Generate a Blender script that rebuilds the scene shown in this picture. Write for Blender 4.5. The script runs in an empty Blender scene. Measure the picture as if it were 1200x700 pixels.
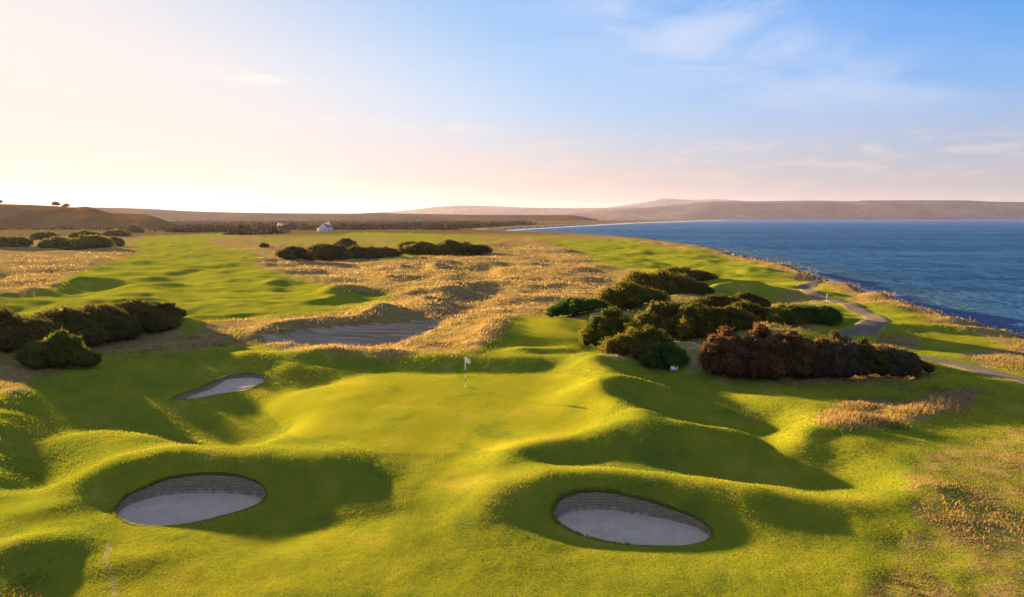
import math, random, time
import numpy as np

# ---------------------------------------------------------------- camera model
# the photograph is 1200 x 700, 24 mm equivalent lens, drone about 12.5 m above the green
CAM_H = 12.5
FPX = 800.0
PITCH = math.radians(6.70)
SUN_AZ = math.radians(47.0)     # to the left of the viewing direction
SUN_EL = math.radians(8.8)
SEA_Z = -3.2
cp, sp = math.cos(PITCH), math.sin(PITCH)

def project(x, y, z):
    """world -> photo pixel (camera at 0,0,CAM_H looking along +y, pitched down)"""
    dz = z - CAM_H
    d = y * cp - dz * sp
    u = y * sp + dz * cp
    d = np.maximum(d, 0.05)
    return 600.0 + FPX * x / d, 350.0 - FPX * u / d

def ground(px, py, z=0.0):
    """pixel -> point on the level z"""
    a = (px - 600.0) / FPX
    b = (350.0 - py) / FPX
    dy = cp + b * sp
    dz = -sp + b * cp
    t = (z - CAM_H) / min(dz, -1e-5)
    return a * t, dy * t

# ---------------------------------------------------------------- noise
def _hash(ix, iy, seed):
    h = (ix.astype(np.int64) * 374761393 + iy.astype(np.int64) * 668265263 + seed * 974634777) & 0xFFFFFFFF
    h = ((h ^ (h >> 13)) * 1274126177) & 0xFFFFFFFF
    h = (h ^ (h >> 16)) & 0xFFFFFFFF
    return h.astype(np.float64) / 4294967295.0

def vnoise(x, y, scale, seed=0):
    x = np.asarray(x, float) / scale
    y = np.asarray(y, float) / scale
    ix = np.floor(x); iy = np.floor(y)
    fx = x - ix; fy = y - iy
    fx = fx * fx * fx * (fx * (fx * 6 - 15) + 10)
    fy = fy * fy * fy * (fy * (fy * 6 - 15) + 10)
    a = _hash(ix, iy, seed); b = _hash(ix + 1, iy, seed)
    c = _hash(ix, iy + 1, seed); d = _hash(ix + 1, iy + 1, seed)
    return (a + (b - a) * fx) * (1 - fy) + (c + (d - c) * fx) * fy - 0.5

def fbm(x, y, scale, octaves=4, seed=0, gain=0.5):
    r = 0.0; amp = 1.0; tot = 0.0
    for o in range(octaves):
        th = 0.7 * o + seed
        xr = np.asarray(x) * math.cos(th) - np.asarray(y) * math.sin(th)
        yr = np.asarray(x) * math.sin(th) + np.asarray(y) * math.cos(th)
        r = r + amp * vnoise(xr, yr, scale / 2 ** o, seed * 31 + o)
        tot += amp; amp *= gain
    return r / tot

def sstep(a, b, x):
    t = np.clip((x - a) / (b - a), 0, 1)
    return t * t * (3 - 2 * t)

def in_poly(px, py, poly):
    px = np.asarray(px); py = np.asarray(py)
    inside = np.zeros(px.shape, bool)
    P = np.asarray(poly, float)
    sel = (px >= P[:, 0].min()) & (px <= P[:, 0].max()) & (py >= P[:, 1].min()) & (py <= P[:, 1].max())
    if not sel.any():
        return inside
    x = px[sel]; y = py[sel]
    r = np.zeros(x.shape, bool)
    n = len(P)
    for i in range(n):
        x1, y1 = P[i]; x2, y2 = P[(i + 1) % n]
        if y1 == y2:
            continue
        c = ((y1 > y) != (y2 > y)) & (x < (x2 - x1) * (y - y1) / (y2 - y1) + x1)
        r ^= c
    inside[sel] = r
    return inside

def blur(a, s):
    """separable gaussian, edge padded"""
    if s < 0.3:
        return a
    r = max(1, int(3 * s + 0.5))
    k = np.exp(-0.5 * (np.arange(-r, r + 1) / s) ** 2); k /= k.sum()
    for ax in (0, 1):
        pad = [(0, 0), (0, 0)]; pad[ax] = (r, r)
        p = np.pad(a, pad, mode='edge')
        n = a.shape[ax]
        out = np.zeros_like(a)
        for i, w in enumerate(k):
            sl = [slice(None), slice(None)]; sl[ax] = slice(i, i + n)
            out += w * p[tuple(sl)]
        a = out
    return a

# ---------------------------------------------------------------- what is in shade in the photo (the dunes are shaped to cast it)
SHADE = [
 # big shade thrown by the hedge on the left
 [(0,385),(212,381),(250,393),(287,399),(284,408),(266,412),(300,416),(340,416),(372,411),(392,409),(440,413),(475,413),(487,417),(470,420),(460,425),(470,431),(470,437),(407,440),(395,447),(390,455),(350,460),(325,463),(300,465),(312,470),(326,480),(300,478),(300,492),(322,495),(332,509),(318,514),(300,518),(286,524),(243,520),(186,513),(150,501),(135,497),(82,507),(67,515),(40,518),(58,532),(72,556),(80,585),(66,584),(49,578),(31,575),(28,583),(0,586),(0,462),(30,459),(30,451),(0,450)],
 [(460,425),(520,423),(600,421),(640,421),(659,428),(655,434),(625,437),(460,438)],
 # left bunker
 [(97,585),(91,574),(91,567),(114,557),(149,548),(183,541),(217,537),(240,536),(257,543),(300,541),(323,541),(369,550),(454,551),(460,563),(454,571),(449,586),(420,590),(414,586),(386,583),(377,597),(420,593),(471,588),(440,606),(423,613),(380,616),(360,624),(354,634),(323,640),(286,640),(251,634),(214,626),(177,618),(134,603),(114,598)],
 [(0,643),(17,640),(31,636),(94,631),(100,640),(99,660),(100,683),(104,700),(104,760),(0,760)],
 [(31,603),(57,597),(77,598),(57,610),(34,610)],
 [(143,665),(171,654),(160,672),(146,680)],
 # right bunker
 [(568,603),(580,594),(609,589),(631,571),(649,561),(680,557),(711,559),(740,559),(774,569),(823,581),(854,597),(877,611),(890,640),(883,649),(854,657),(809,657),(757,651),(720,644),(694,640),(631,633),(568,616)],
 # the dip behind the right bunker
 [(590,540),(609,523),(651,516),(703,514),(717,503),(728,503),(752,497),(805,496),(868,509),(905,508),(920,530),(943,523),(969,531),(985,551),(1029,579),(946,576),(903,566),(860,563),(809,553),(757,547),(723,544),(703,547),(663,547),(631,541)],
 # right flank of the green
 [(690,416),(780,425),(860,440),(905,452),(950,462),(1009,469),(906,457),(862,452),(848,455),(877,476),(894,483),(923,499),(917,506),(883,512),(862,506),(805,493),(762,489),(760,480),(738,475),(717,468),(702,462),(697,450),(710,443),(740,446),(783,456),(740,444),(712,434),(707,427)],
 [(946,514),(951,500),(980,503),(1011,509),(997,514),(986,519),(994,527),(969,530),(943,523)],
 [(815,440),(1095,436),(1100,450),(1050,462),(960,461),(905,455),(830,450)],
 [(905,449),(960,467),(1010,470),(1080,468),(1160,459),(1120,478),(1050,493),(1000,498),(975,503),(1011,508),(1100,508),(1150,498),(1200,485),(1240,480),(1240,452),(1085,443),(1000,447)],
 [(943,591),(951,586),(974,589),(997,594),(1051,591),(1057,583),(1097,586),(1103,571),(1126,574),(1137,589),(1143,594),(1097,603),(1060,603),(997,606),(1014,617),(983,617),(954,606)],
 # tee
 [(605,407),(650,408),(695,408),(680,415),(620,415)],
 [(572,378),(604,371),(592,395),(580,412),(560,413)],
 # waste ground and dune ridges
 [(300,390),(330,378),(357,377),(425,372),(450,357),(485,367),(512,375),(520,380),(500,390),(475,397),(450,405),(400,406),(300,404)],
 [(355,358),(405,348),(435,353),(400,357)],
 [(305,335),(332,331),(365,338),(330,341)],
 [(390,341),(400,336),(455,342),(465,350),(390,348)],
 [(500,350),(540,335),(575,335),(562,355),(530,370),(505,366)],
 [(512,308),(545,302),(576,310),(574,324),(542,320),(512,316)],
 [(455,320),(505,323),(495,333),(460,333)],
 [(582,326),(705,327),(720,332),(585,331)],
 [(222,369),(300,367),(298,374),(240,375)],
 [(0,315),(72,316),(62,322),(0,324)],
 [(62,338),(82,327),(112,326),(165,331),(135,341),(85,349),(0,353),(0,348)],
 [(100,353),(140,346),(170,349),(125,353)],
 [(115,312),(162,312),(150,315),(115,315)],
 [(175,322),(245,317),(207,326)],
 [(245,309),(298,307),(275,314)],
 [(812,352),(860,334),(900,335),(955,352),(900,357)],
 [(1036,381),(1100,383),(1150,387),(1200,391),(1200,396),(1120,393),(1050,390)],
]
LIT = [
 [(320,427),(352,425),(387,428),(385,433),(330,433)],
 [(380,435),(407,437),(404,441),(384,441)],
 [(264,413),(300,411),(375,411),(372,414),(300,416),(268,417)],
 [(0,451),(30,452),(30,458),(0,460)],
 [(726,513),(751,510),(789,507),(831,514),(866,517),(837,524),(823,517),(794,513),(751,517)],
 [(712,434),(740,445),(786,456),(740,448),(708,442)],
]

# ---------------------------------------------------------------- bushes: photo pixel of the base centre, width, height, kind
# kind: g gorse green, d dark, o olive, r reddish, b brown
BUSH = [
 # hedge on the left
 (12,414,112,47,'d'),(70,408,98,44,'d'),(118,402,88,42,'d'),(160,392,80,37,'d'),(191,383,50,28,'d'),(72,434,72,40,'g'),(-50,418,110,50,'d'),
 # around the tee and along the right
 (716,408,54,42,'g'),(750,421,74,36,'o'),(782,434,46,31,'e'),
 (676,370,54,21,'e'),(735,364,74,32,'o'),(768,353,86,36,'o'),(798,338,74,22,'d'),(802,353,66,23,'d'),(745,346,56,16,'o'),
 (778,394,70,43,'o'),(818,396,70,38,'o'),(848,391,62,30,'d'),(874,382,60,25,'d'),(876,364,52,18,'d'),(842,367,62,19,'d'),
 (925,382,60,24,'g'),(958,381,52,21,'e'),
 (853,441,60,56,'r'),(893,447,74,64,'r'),(936,446,66,58,'r'),(978,446,62,52,'b'),(1012,443,54,44,'d'),(1043,442,50,36,'b'),(1068,442,38,27,'d'),
 # in the dunes
 (348,305,52,17,'d'),(385,304,56,22,'d'),(424,304,60,17,'d'),(404,292,22,14,'b'),(451,301,36,12,'d'),
 (498,299,52,17,'o'),(530,298,54,19,'g'),(560,298,40,14,'d'),(481,292,34,9,'o'),(309,290,10,5,'d'),
 # far left
 (12,291,60,15,'d'),(70,292,48,14,'g'),(103,292,60,18,'g'),(128,288,34,11,'g'),(52,281,34,9,'d'),(98,279,36,8,'d'),
 (157,273,16,9,'d'),(135,277,30,7,'d'),
]

# ---------------------------------------------------------------- coast
_cw = [(1500,470),(1200,386),(1146,376),(1089,358),(1031,343),(974,324),(931,311),(880,301),(830,291.5),(780,285),(730,280.5),(680,276.8),(630,274.6),(596,273.0)]
COAST = [ground(a, b, -1.2 - 2.0 * min(1.0, max(0.0, (300 - b) / 26.0))) for a, b in _cw]
COAST = [(COAST[0][0] + 60, COAST[0][1] - 120)] + COAST
_far = [(575,271.5),(590,270.0),(615,268.2),(655,266.0),(690,264.0),(730,261.8),(775,260.2),(822,258.7)]
COAST += [ground(a, b, SEA_Z) for a, b in _far]
_lx, _ly = COAST[-1]
COAST += [(_lx + 300, _ly + 700), (_lx - 1500, _ly + 3500), (_lx - 1500, _ly + 15000)]
CO = np.array(COAST)

def coast_dist(x, y):
    """metres to the waterline, positive on land (the land lies left of the line)"""
    x = np.asarray(x, float); y = np.asarray(y, float)
    best = np.full(x.shape, 1e18); sgn = np.ones(x.shape)
    for i in range(len(CO) - 1):
        ax, ay = CO[i]; bx, by = CO[i + 1]
        vx, vy = bx - ax, by - ay
        L2 = vx * vx + vy * vy
        t = np.clip(((x - ax) * vx + (y - ay) * vy) / L2, 0, 1)
        dx = x - ax - t * vx; dy = y - ay - t * vy
        d2 = dx * dx + dy * dy
        cr = vx * (y - ay) - vy * (x - ax)
        m = d2 < best - 1e-6
        best = np.where(m, d2, best)
        sgn = np.where(m, np.where(cr >= 0, 1.0, -1.0), sgn)
    return np.sqrt(best) * sgn

# ---------------------------------------------------------------- relief before the dunes are fitted
def gp(px, py, z=0.0):
    return ground(px, py, z)

def hump(x, y, cx, cy, rx, ry, ang, h):
    c, s = math.cos(ang), math.sin(ang)
    u = ((x - cx) * c + (y - cy) * s) / rx
    v = (-(x - cx) * s + (y - cy) * c) / ry
    return h * np.exp(-0.5 * (u * u + v * v))

def ridge(x, y, pts, h, w):
    """soft ridge along a polyline"""
    best = np.full(np.shape(x), 1e18)
    for (ax, ay), (bx, by) in zip(pts[:-1], pts[1:]):
        vx, vy = bx - ax, by - ay
        t = np.clip(((x - ax) * vx + (y - ay) * vy) / (vx * vx + vy * vy), 0, 1)
        dx = x - ax - t * vx; dy = y - ay - t * vy
        best = np.minimum(best, dx * dx + dy * dy)
    return h * np.exp(-best / (2 * w * w))

def base_height(x, y):
    x = np.asarray(x, float); y = np.asarray(y, float)
    r = np.hypot(x, y)
    h = 0.5 * fbm(x, y, 38.0, 2, 3) + 0.22 * fbm(x, y, 13.0, 2, 5)
    # duny ground further out
    far = sstep(60, 130, r)
    d = fbm(x, y, 26.0, 3, 11)
    h = h + far * (1.5 * d * np.exp(-np.maximum(r - 200, 0) / 260.0) )
    h = h + sstep(300, 900, r) * 1.5 * fbm(x, y, 170.0, 3, 17)
    # mounds behind the two near bunkers
    h = h + ridge(x, y, [gp(80,548,.6), gp(130,536,.8), gp(210,524,1.), gp(300,530,.9), gp(380,541,.5)], 0.95, 1.7)
    h = h + ridge(x, y, [gp(600,576,.5), gp(645,560,.8), gp(700,553,1.), gp(790,563,.8), gp(870,585,.4)], 0.95, 1.5)
    h = h - ridge(x, y, [gp(170,600,-.3), gp(290,597,-.3)], 0.35, 2.2)
    h = h - ridge(x, y, [gp(690,622,-.3), gp(800,628,-.3)], 0.35, 2.0)
    # ridge behind the green, ridge right of it
    h = h + ridge(x, y, [gp(440,418,.5), gp(540,417,.5), gp(640,419,.5)], 0.5, 2.0)
    # tee platform
    tx, ty = gp(640, 392)
    h = h + 0.9 * sstep(10.5, 6.0, np.abs(x - tx) * 1.35 + 0 * y) * sstep(10, 6, np.abs(y - ty))
    return h

def shore_profile(h, cd):
    """lets the land run down to the beach and under the sea"""
    bank = sstep(0.8, 8.5, cd)
    low = SEA_Z + np.clip(cd, -60, 30) * 0.16
    low = np.maximum(low, SEA_Z - 2.2)
    return low * (1 - bank) + h * bank

# the fitted field lives on a grid aligned with the light: t runs with the light, s across it
UX, UY = math.sin(SUN_AZ), -math.cos(SUN_AZ)
VX, VY = math.cos(SUN_AZ), math.sin(SUN_AZ)
STEP = 0.5
_corn = [(-100, 14), (-100, 190), (85, 14), (85, 190)]
T0 = min(a * UX + b * UY for a, b in _corn); T1 = max(a * UX + b * UY for a, b in _corn)
S0 = min(a * VX + b * VY for a, b in _corn); S1 = max(a * VX + b * VY for a, b in _corn)
NT = int((T1 - T0) / STEP) + 1; NS = int((S1 - S0) / STEP) + 1
TT, SS = np.meshgrid(T0 + STEP * np.arange(NT), S0 + STEP * np.arange(NS))
GX = TT * UX + SS * VX; GY = TT * UY + SS * VY

def bush_world(b):
    px, py, w, hh, kind = b
    x, y = ground(px, py, 0.0)
    d = y * cp + CAM_H * sp
    W = w * d / FPX; H = hh * d / FPX
    dep = W * (0.42 if w > 30 else 0.5)
    return x, y + dep * 0.5, W, H, dep

def fit_relief(iters=170):
    kk = math.tan(SUN_EL)
    R = np.hypot(GX, GY)
    h0 = base_height(GX, GY)
    occ = np.zeros_like(h0)
    covered = np.zeros(h0.shape, bool)
    for b in BUSH:
        x, y, W, H, D = bush_world(b)
        q = ((GX - x) / (W * .5)) ** 2 + ((GY - y) / (D * .6)) ** 2
        occ = np.maximum(occ, 0.92 * H * np.sqrt(np.clip(1 - q, 0, 1)))
        covered |= q < 1.0
    cd = coast_dist(GX, GY)
    # rasterised shade of the photograph, one cell per pixel, read at where each piece of ground shows
    W_, H_ = 1300, 500
    ix, iy = np.meshgrid(np.arange(W_) - 50 + 0.5, np.arange(H_) + 270 + 0.5)
    shade = np.zeros((H_, W_), bool)
    for p in SHADE:
        shade |= in_poly(ix, iy, p)
    for p in LIT:
        shade &= ~in_poly(ix, iy, p)
    h = h0.copy()
    near = sstep(110, 45, R)
    win = sstep(20, 24, GY + 0 * GX) * sstep(190, 165, GY) * sstep(2, 9, cd)
    win = win * (1 - blur((covered & (GX > -15)).astype(float), 1.2))
    for it in range(iters):
        if it % 10 == 0:
            px, py = project(GX, GY, h)
            jx = (px + 50).astype(int); jy = (py - 270).astype(int)
            ok = (px > 0) & (px < 1200) & (py > 306) & (py < 715) & (GY > 15) & (cd > 4)
            T = shade[np.clip(jy, 0, H_ - 1), np.clip(jx, 0, W_ - 1)] & ok
            known = ok & ~covered
            Ts = T & ~covered
            # index of the last lit cell up-light of every shaded run
            ar = np.broadcast_to(np.arange(NT), T.shape)
            start = np.maximum.accumulate(np.where(T & ok, -1, ar), axis=1)
        O = h + occ
        S = np.empty_like(O); I = np.empty(O.shape, np.int32)
        S[:, 0] = O[:, 0]; I[:, 0] = 0
        up = np.empty_like(O); up[:, 0] = O[:, 0] - 1
        upI = np.zeros(O.shape, np.int32)
        for i in range(1, NT):
            c = S[:, i - 1] - kk * STEP
            up[:, i] = c; upI[:, i] = I[:, i - 1]
            m = O[:, i] >= c
            S[:, i] = np.where(m, O[:, i], c)
            I[:, i] = np.where(m, i, I[:, i - 1])
        D = up - h
        e1 = np.where(Ts & (D < 0.06), 0.06 - D, 0.0)
        e2 = np.where(known & ~T & (D > -0.02), D + 0.02, 0.0)
        e1 = np.minimum(e1, 0.8); e2 = np.minimum(e2, 0.8)
        rows = np.broadcast_to(np.arange(NS)[:, None], T.shape)
        e2 = np.where(covered[rows, upI], e2 * 0.1, e2)
        U = -0.30 * e1 + 0.40 * e2
        m = (e1 > 0) & (start >= 0)
        cs = covered[rows, np.maximum(start, 0)] & (start >= 0)
        lft = GX < -15
        U = np.where(cs & (e1 > 0), U * np.where(lft, 0.7, 0.12), U)
        m &= ~(cs & ~lft)
        A = np.zeros_like(U); B = np.zeros_like(U)
        np.maximum.at(A, (rows[m], start[m]), e1[m])
        m = e2 > 0
        np.maximum.at(B, (rows[m], upI[m]), e2[m])
        U += 1.5 * A - 1.0 * B
        sN = blur(U, 1.3); sF = blur(U, 2.4)
        U = sN * near + sF * (1 - near)
        h = h + 1.0 * U * win
        h = h + 0.006 * (h0 - h)
        dev = h - h0
        top = np.where((GX < -22) & (GY > 60) & (GY < 120), 1.9, 1.2)
        h = h0 + np.where(dev > top, top + 0.8 * np.tanh((dev - top) / 0.8), np.where(dev < -1.3, -1.3 + 0.8 * np.tanh((dev + 1.3) / 0.8), dev))
        if it % 4 == 3:
            hb = blur(h - h0, 1.5) + h0
            # slopes steeper than real turf would hold are eased off
            gs, gt = np.gradient(h, STEP)
            st = sstep(0.30, 0.55, np.hypot(gs, gt))
            st = np.maximum(blur(st, 1.5), 0.10)
            h = h + (hb - h) * np.clip(st, 0, 1)
    fit_relief.last = (D, T, known)
    f = blur(h - h0, 1.1); fs = blur(h - h0, 4.0)
    for px, py in ((668, 476), (378, 452), (385, 450)):   # even out small pits
        cx, cy = ground(px, py, 0.3)
        k = np.exp(-((GX - cx) ** 2 + (GY - cy) ** 2) / (2 * 1.8 ** 2))
        f = f * (1 - k) + fs * k
    return f

RES = None
def relief(x, y, detail=True):
    """height of the ground anywhere"""
    x = np.asarray(x, float); y = np.asarray(y, float)
    h = base_height(x, y)
    t = (x * UX + y * UY - T0) / STEP
    s = (x * VX + y * VY - S0) / STEP
    inb = (t > 1) & (t < NT - 3) & (s > 1) & (s < NS - 3)
    tc = np.clip(t, 1, NT - 3.001); sc = np.clip(s, 1, NS - 3.001)
    ti = tc.astype(int); si = sc.astype(int); ft = tc - ti; fs = sc - si
    def w4(f):
        return ((-0.5*f + 1.0)*f - 0.5)*f, (1.5*f - 2.5)*f*f + 1.0, ((-1.5*f + 2.0)*f + 0.5)*f, (0.5*f - 0.5)*f*f
    wt = w4(ft); ws = w4(fs)
    r = 0.0
    for a in range(4):
        for b in range(4):
            r = r + ws[a] * wt[b] * RES[si + a - 1, ti + b - 1]
    edge = np.minimum(np.minimum(tc - 1, NT - 3 - tc), np.minimum(sc - 1, NS - 3 - sc))
    h = h + np.where(inb, r * sstep(0, 16, edge), 0.0)
    rr = np.hypot(x, y)
    h = h + sstep(75, 115, rr) * sstep(520, 330, rr) * 1.9 * fbm(x, y * 1.35, 10.0, 3, 23)
    cd = coast_dist(x, y)
    h = shore_profile(h, cd)
    return h
# ================================================================ Blender side
import bpy
from mathutils import Vector, Matrix
random.seed(4)
RNG = np.random.default_rng(7)
scene = bpy.context.scene
COL = scene.collection

def link(o, parent=None):
    COL.objects.link(o)
    if parent is not None:
        o.parent = parent
    return o

def tag(o, label=None, cat=None, group=None, kind=None):
    if label: o['label'] = label
    if cat: o['category'] = cat
    if group: o['group'] = group
    if kind: o['kind'] = kind
    return o

def mesh_np(name, verts, faces, mat=None, attrs=None, smooth=True, parent=None, mats=None, midx=None):
    """verts (n,3), faces (m,k) array or list of such arrays -> one mesh object"""
    verts = np.asarray(verts, np.float32)
    if not isinstance(faces, list):
        faces = [faces]
    faces = [np.asarray(f, np.int32) for f in faces if len(f)]
    me = bpy.data.meshes.new(name)
    me.vertices.add(len(verts))
    me.vertices.foreach_set('co', verts.ravel())
    nl = sum(f.size for f in faces); npol = sum(len(f) for f in faces)
    me.loops.add(nl); me.polygons.add(npol)
    me.loops.foreach_set('vertex_index', np.concatenate([f.ravel() for f in faces]))
    tot = np.concatenate([np.full(len(f), f.shape[1], np.int32) for f in faces])
    st = np.concatenate([[0], np.cumsum(tot)[:-1]]).astype(np.int32)
    me.polygons.foreach_set('loop_start', st)
    me.polygons.foreach_set('loop_total', tot)
    if smooth:
        me.polygons.foreach_set('use_smooth', np.ones(npol, bool))
    for k, v in (attrs or {}).items():
        v = np.asarray(v, np.float32)
        if v.ndim == 1:
            a = me.attributes.new(k, 'FLOAT', 'POINT'); a.data.foreach_set('value', v)
        else:
            a = me.attributes.new(k, 'FLOAT_COLOR', 'POINT')
            c = np.ones((len(v), 4), np.float32); c[:, :v.shape[1]] = v
            a.data.foreach_set('color', c.ravel())
    for m in (mats or ([mat] if mat else [])):
        me.materials.append(m)
    if midx is not None:
        me.polygons.foreach_set('material_index', np.asarray(midx, np.int32))
    me.update(calc_edges=True)
    me.validate()
    o = bpy.data.objects.new(name, me)
    return link(o, parent)

def empty(name, loc, rz=0.0):
    o = bpy.data.objects.new(name, None)
    o.location = loc; o.rotation_euler = (0, 0, rz)
    o.empty_display_size = 0.3
    return link(o)

# ---- node expressions
class E:
    def __init__(s, nt, sock): s.nt = nt; s.s = sock
    def _m(s, op, o=None, o2=None, clamp=False):
        n = s.nt.nodes.new('ShaderNodeMath'); n.operation = op; n.use_clamp = clamp
        for i, v in enumerate((s, o, o2)):
            if v is None: continue
            if isinstance(v, E): s.nt.links.new(v.s, n.inputs[i])
            else: n.inputs[i].default_value = float(v)
        return E(s.nt, n.outputs[0])
    def __add__(s, o): return s._m('ADD', o)
    def __radd__(s, o): return s._m('ADD', o)
    def __sub__(s, o): return s._m('SUBTRACT', o)
    def __rsub__(s, o): return (s * -1.0) + o
    def __mul__(s, o): return s._m('MULTIPLY', o)
    def __rmul__(s, o): return s._m('MULTIPLY', o)
    def __truediv__(s, o): return s._m('DIVIDE', o)
    def clamp(s): return s._m('ADD', 0.0, None, True)
    def pow(s, p): return s._m('POWER', p)
    def absv(s): return s._m('ABSOLUTE')
    def smooth(s, a, b, lo=0.0, hi=1.0):
        n = s.nt.nodes.new('ShaderNodeMapRange'); n.interpolation_type = 'SMOOTHSTEP'
        s.nt.links.new(s.s, n.inputs[0])
        for i, v in zip((1, 2, 3, 4), (a, b, lo, hi)): n.inputs[i].default_value = v
        return E(s.nt, n.outputs[0])

class NB:
    """small helper that writes node trees"""
    def __init__(s, nt): s.nt = nt
    def node(s, t, **kw):
        n = s.nt.nodes.new(t)
        for k, v in kw.items(): setattr(n, k, v)
        return n
    def link(s, a, b): s.nt.links.new(a.s if isinstance(a, E) else a, b)
    def set(s, sock, v):
        if isinstance(v, E): s.nt.links.new(v.s, sock)
        elif hasattr(v, 'node') and hasattr(v, 'is_output'): s.nt.links.new(v, sock)
        elif isinstance(v, (tuple, list)):
            sock.default_value = tuple(v) if len(v) == len(sock.default_value) else tuple(v) + (1.0,)
        else: sock.default_value = v
    def attr(s, name, fac=True):
        n = s.node('ShaderNodeAttribute', attribute_name=name)
        return E(s.nt, n.outputs['Fac']) if fac else n.outputs['Color']
    def attr_rgb(s, name):
        n = s.node('ShaderNodeAttribute', attribute_name=name)
        p = s.node('ShaderNodeSeparateColor'); s.nt.links.new(n.outputs['Color'], p.inputs[0])
        return [E(s.nt, p.outputs[i]) for i in range(3)]
    def pos(s):
        return s.node('ShaderNodeNewGeometry').outputs['Position']
    def coords(s, kind='Object'):
        return s.node('ShaderNodeTexCoord').outputs[kind]
    def scalevec(s, vec, sc, loc=(0, 0, 0), rot=(0, 0, 0)):
        n = s.node('ShaderNodeMapping'); s.nt.links.new(vec, n.inputs[0])
        n.inputs['Scale'].default_value = sc; n.inputs['Location'].default_value = loc; n.inputs['Rotation'].default_value = rot
        return n.outputs[0]
    def noise(s, vec, scale, detail=4.0, rough=0.55, dist=0.0):
        n = s.node('ShaderNodeTexNoise'); s.nt.links.new(vec, n.inputs['Vector'])
        n.inputs['Scale'].default_value = scale; n.inputs['Detail'].default_value = detail
        n.inputs['Roughness'].default_value = rough; n.inputs['Distortion'].default_value = dist
        return E(s.nt, n.outputs['Fac'])
    def mix(s, f, a, b, mode='MIX'):
        n = s.node('ShaderNodeMix', data_type='RGBA', blend_type=mode)
        s.set(n.inputs[0], f); s.set(n.inputs[6], a); s.set(n.inputs[7], b)
        return n.outputs[2]
    def ramp(s, f, stops):
        n = s.node('ShaderNodeValToRGB'); s.set(n.inputs[0], f)
        cr = n.color_ramp
        while len(cr.elements) < len(stops): cr.elements.new(0.5)
        for e, (p, c) in zip(cr.elements, stops):
            e.position = p; e.color = tuple(c) + (1.0,)
        return n.outputs[0]
    def bump(s, hgt, strength=0.5, dist=0.05, normal=None):
        n = s.node('ShaderNodeBump'); s.set(n.inputs['Height'], hgt)
        n.inputs['Strength'].default_value = strength; n.inputs['Distance'].default_value = dist
        if normal is not None: s.nt.links.new(normal, n.inputs['Normal'])
        return n.outputs[0]

def material(name):
    m = bpy.data.materials.new(name); m.use_nodes = True
    nt = m.node_tree
    b = nt.nodes['Principled BSDF']
    b.inputs['Roughness'].default_value = 0.85
    b.inputs['Specular IOR Level'].default_value = 0.2
    return m, NB(nt), b

def simple_mat(name, col, rough=0.8, var=0.12, scale=3.0, spec=0.2, bump=0.0):
    m, nb, b = material(name)
    n = nb.noise(nb.coords(), scale, 4)
    c = nb.mix(n, tuple(v * (1 - var) for v in col), tuple(min(1, v * (1 + var)) for v in col))
    nb.set(b.inputs['Base Color'], c)
    b.inputs['Roughness'].default_value = rough
    b.inputs['Specular IOR Level'].default_value = spec
    if bump:
        nb.link(nb.bump(n, 0.6, bump), b.inputs['Normal'])
    return m

def leaf_material(name, attr='tint', trans=0.35, rough=0.7, boost=1.0):
    """thin leaves and blades: colour per leaf, light comes through"""
    m, nb, b = material(name)
    col = nb.attr(attr, False)
    nb.link(col, b.inputs['Base Color'])
    b.inputs['Roughness'].default_value = rough
    b.inputs['Specular IOR Level'].default_value = 0.04
    tr = nb.node('ShaderNodeBsdfTranslucent'); nb.link(col, tr.inputs[0])
    mx = nb.node('ShaderNodeMixShader'); mx.inputs[0].default_value = trans
    nb.nt.links.new(b.outputs[0], mx.inputs[1]); nb.nt.links.new(tr.outputs[0], mx.inputs[2])
    nb.nt.links.new(mx.outputs[0], nb.nt.nodes['Material Output'].inputs[0])
    return m
# ================================================================ fit the dunes, lay the ground
RES = fit_relief()

def onto(px, py, z0=0.0, n=14):
    """photo pixel -> point on the ground"""
    z = z0
    for i in range(n):
        x, y = ground(px, py, z)
        z = z * 0.5 + 0.5 * float(relief(np.array([x]), np.array([y]))[0])
    return x, y, z

def gz(x, y):
    return float(relief(np.array([x]), np.array([y]))[0])

def catmull(P, n):
    P = np.asarray(P, float); k = len(P); out = []
    for i in range(k):
        p0, p1, p2, p3 = P[i - 1], P[i], P[(i + 1) % k], P[(i + 2) % k]
        for j in range(n):
            t = j / n
            out.append(0.5 * (2 * p1 + (p2 - p0) * t + (2 * p0 - 5 * p1 + 4 * p2 - p3) * t * t + (3 * p1 - p0 - 3 * p2 + p3) * t ** 3))
    return np.array(out)

BUNKER_PX = [
 [(134,601),(137,592),(148,581),(165,572),(190,562),(215,556.5),(240,554.5),(265,555),(288,560),(305,567),(312,575),(311,583),(303,590),(288,597),(268,603),(245,609),(220,614),(195,617),(170,617),(150,613),(139,607)],
 [(648,602),(650,592),(658,582),(672,576),(690,573),(710,573.5),(730,577),(760,585),(790,596),(815,606),(830,616),(834,625),(830,633),(818,638),(800,641),(775,641),(745,639),(715,635),(690,629),(668,620),(653,611)],
 [(202,467),(222,459),(245,449),(265,441),(285,438),(305,438.5),(311,442),(308,449),(298,453),(270,460),(240,465),(215,468)],
]
BUNKERS = []
for bp in BUNKER_PX:
    w = np.array([onto(a, b)[:2] for a, b in bp])
    BUNKERS.append(catmull(w, 14))

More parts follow.
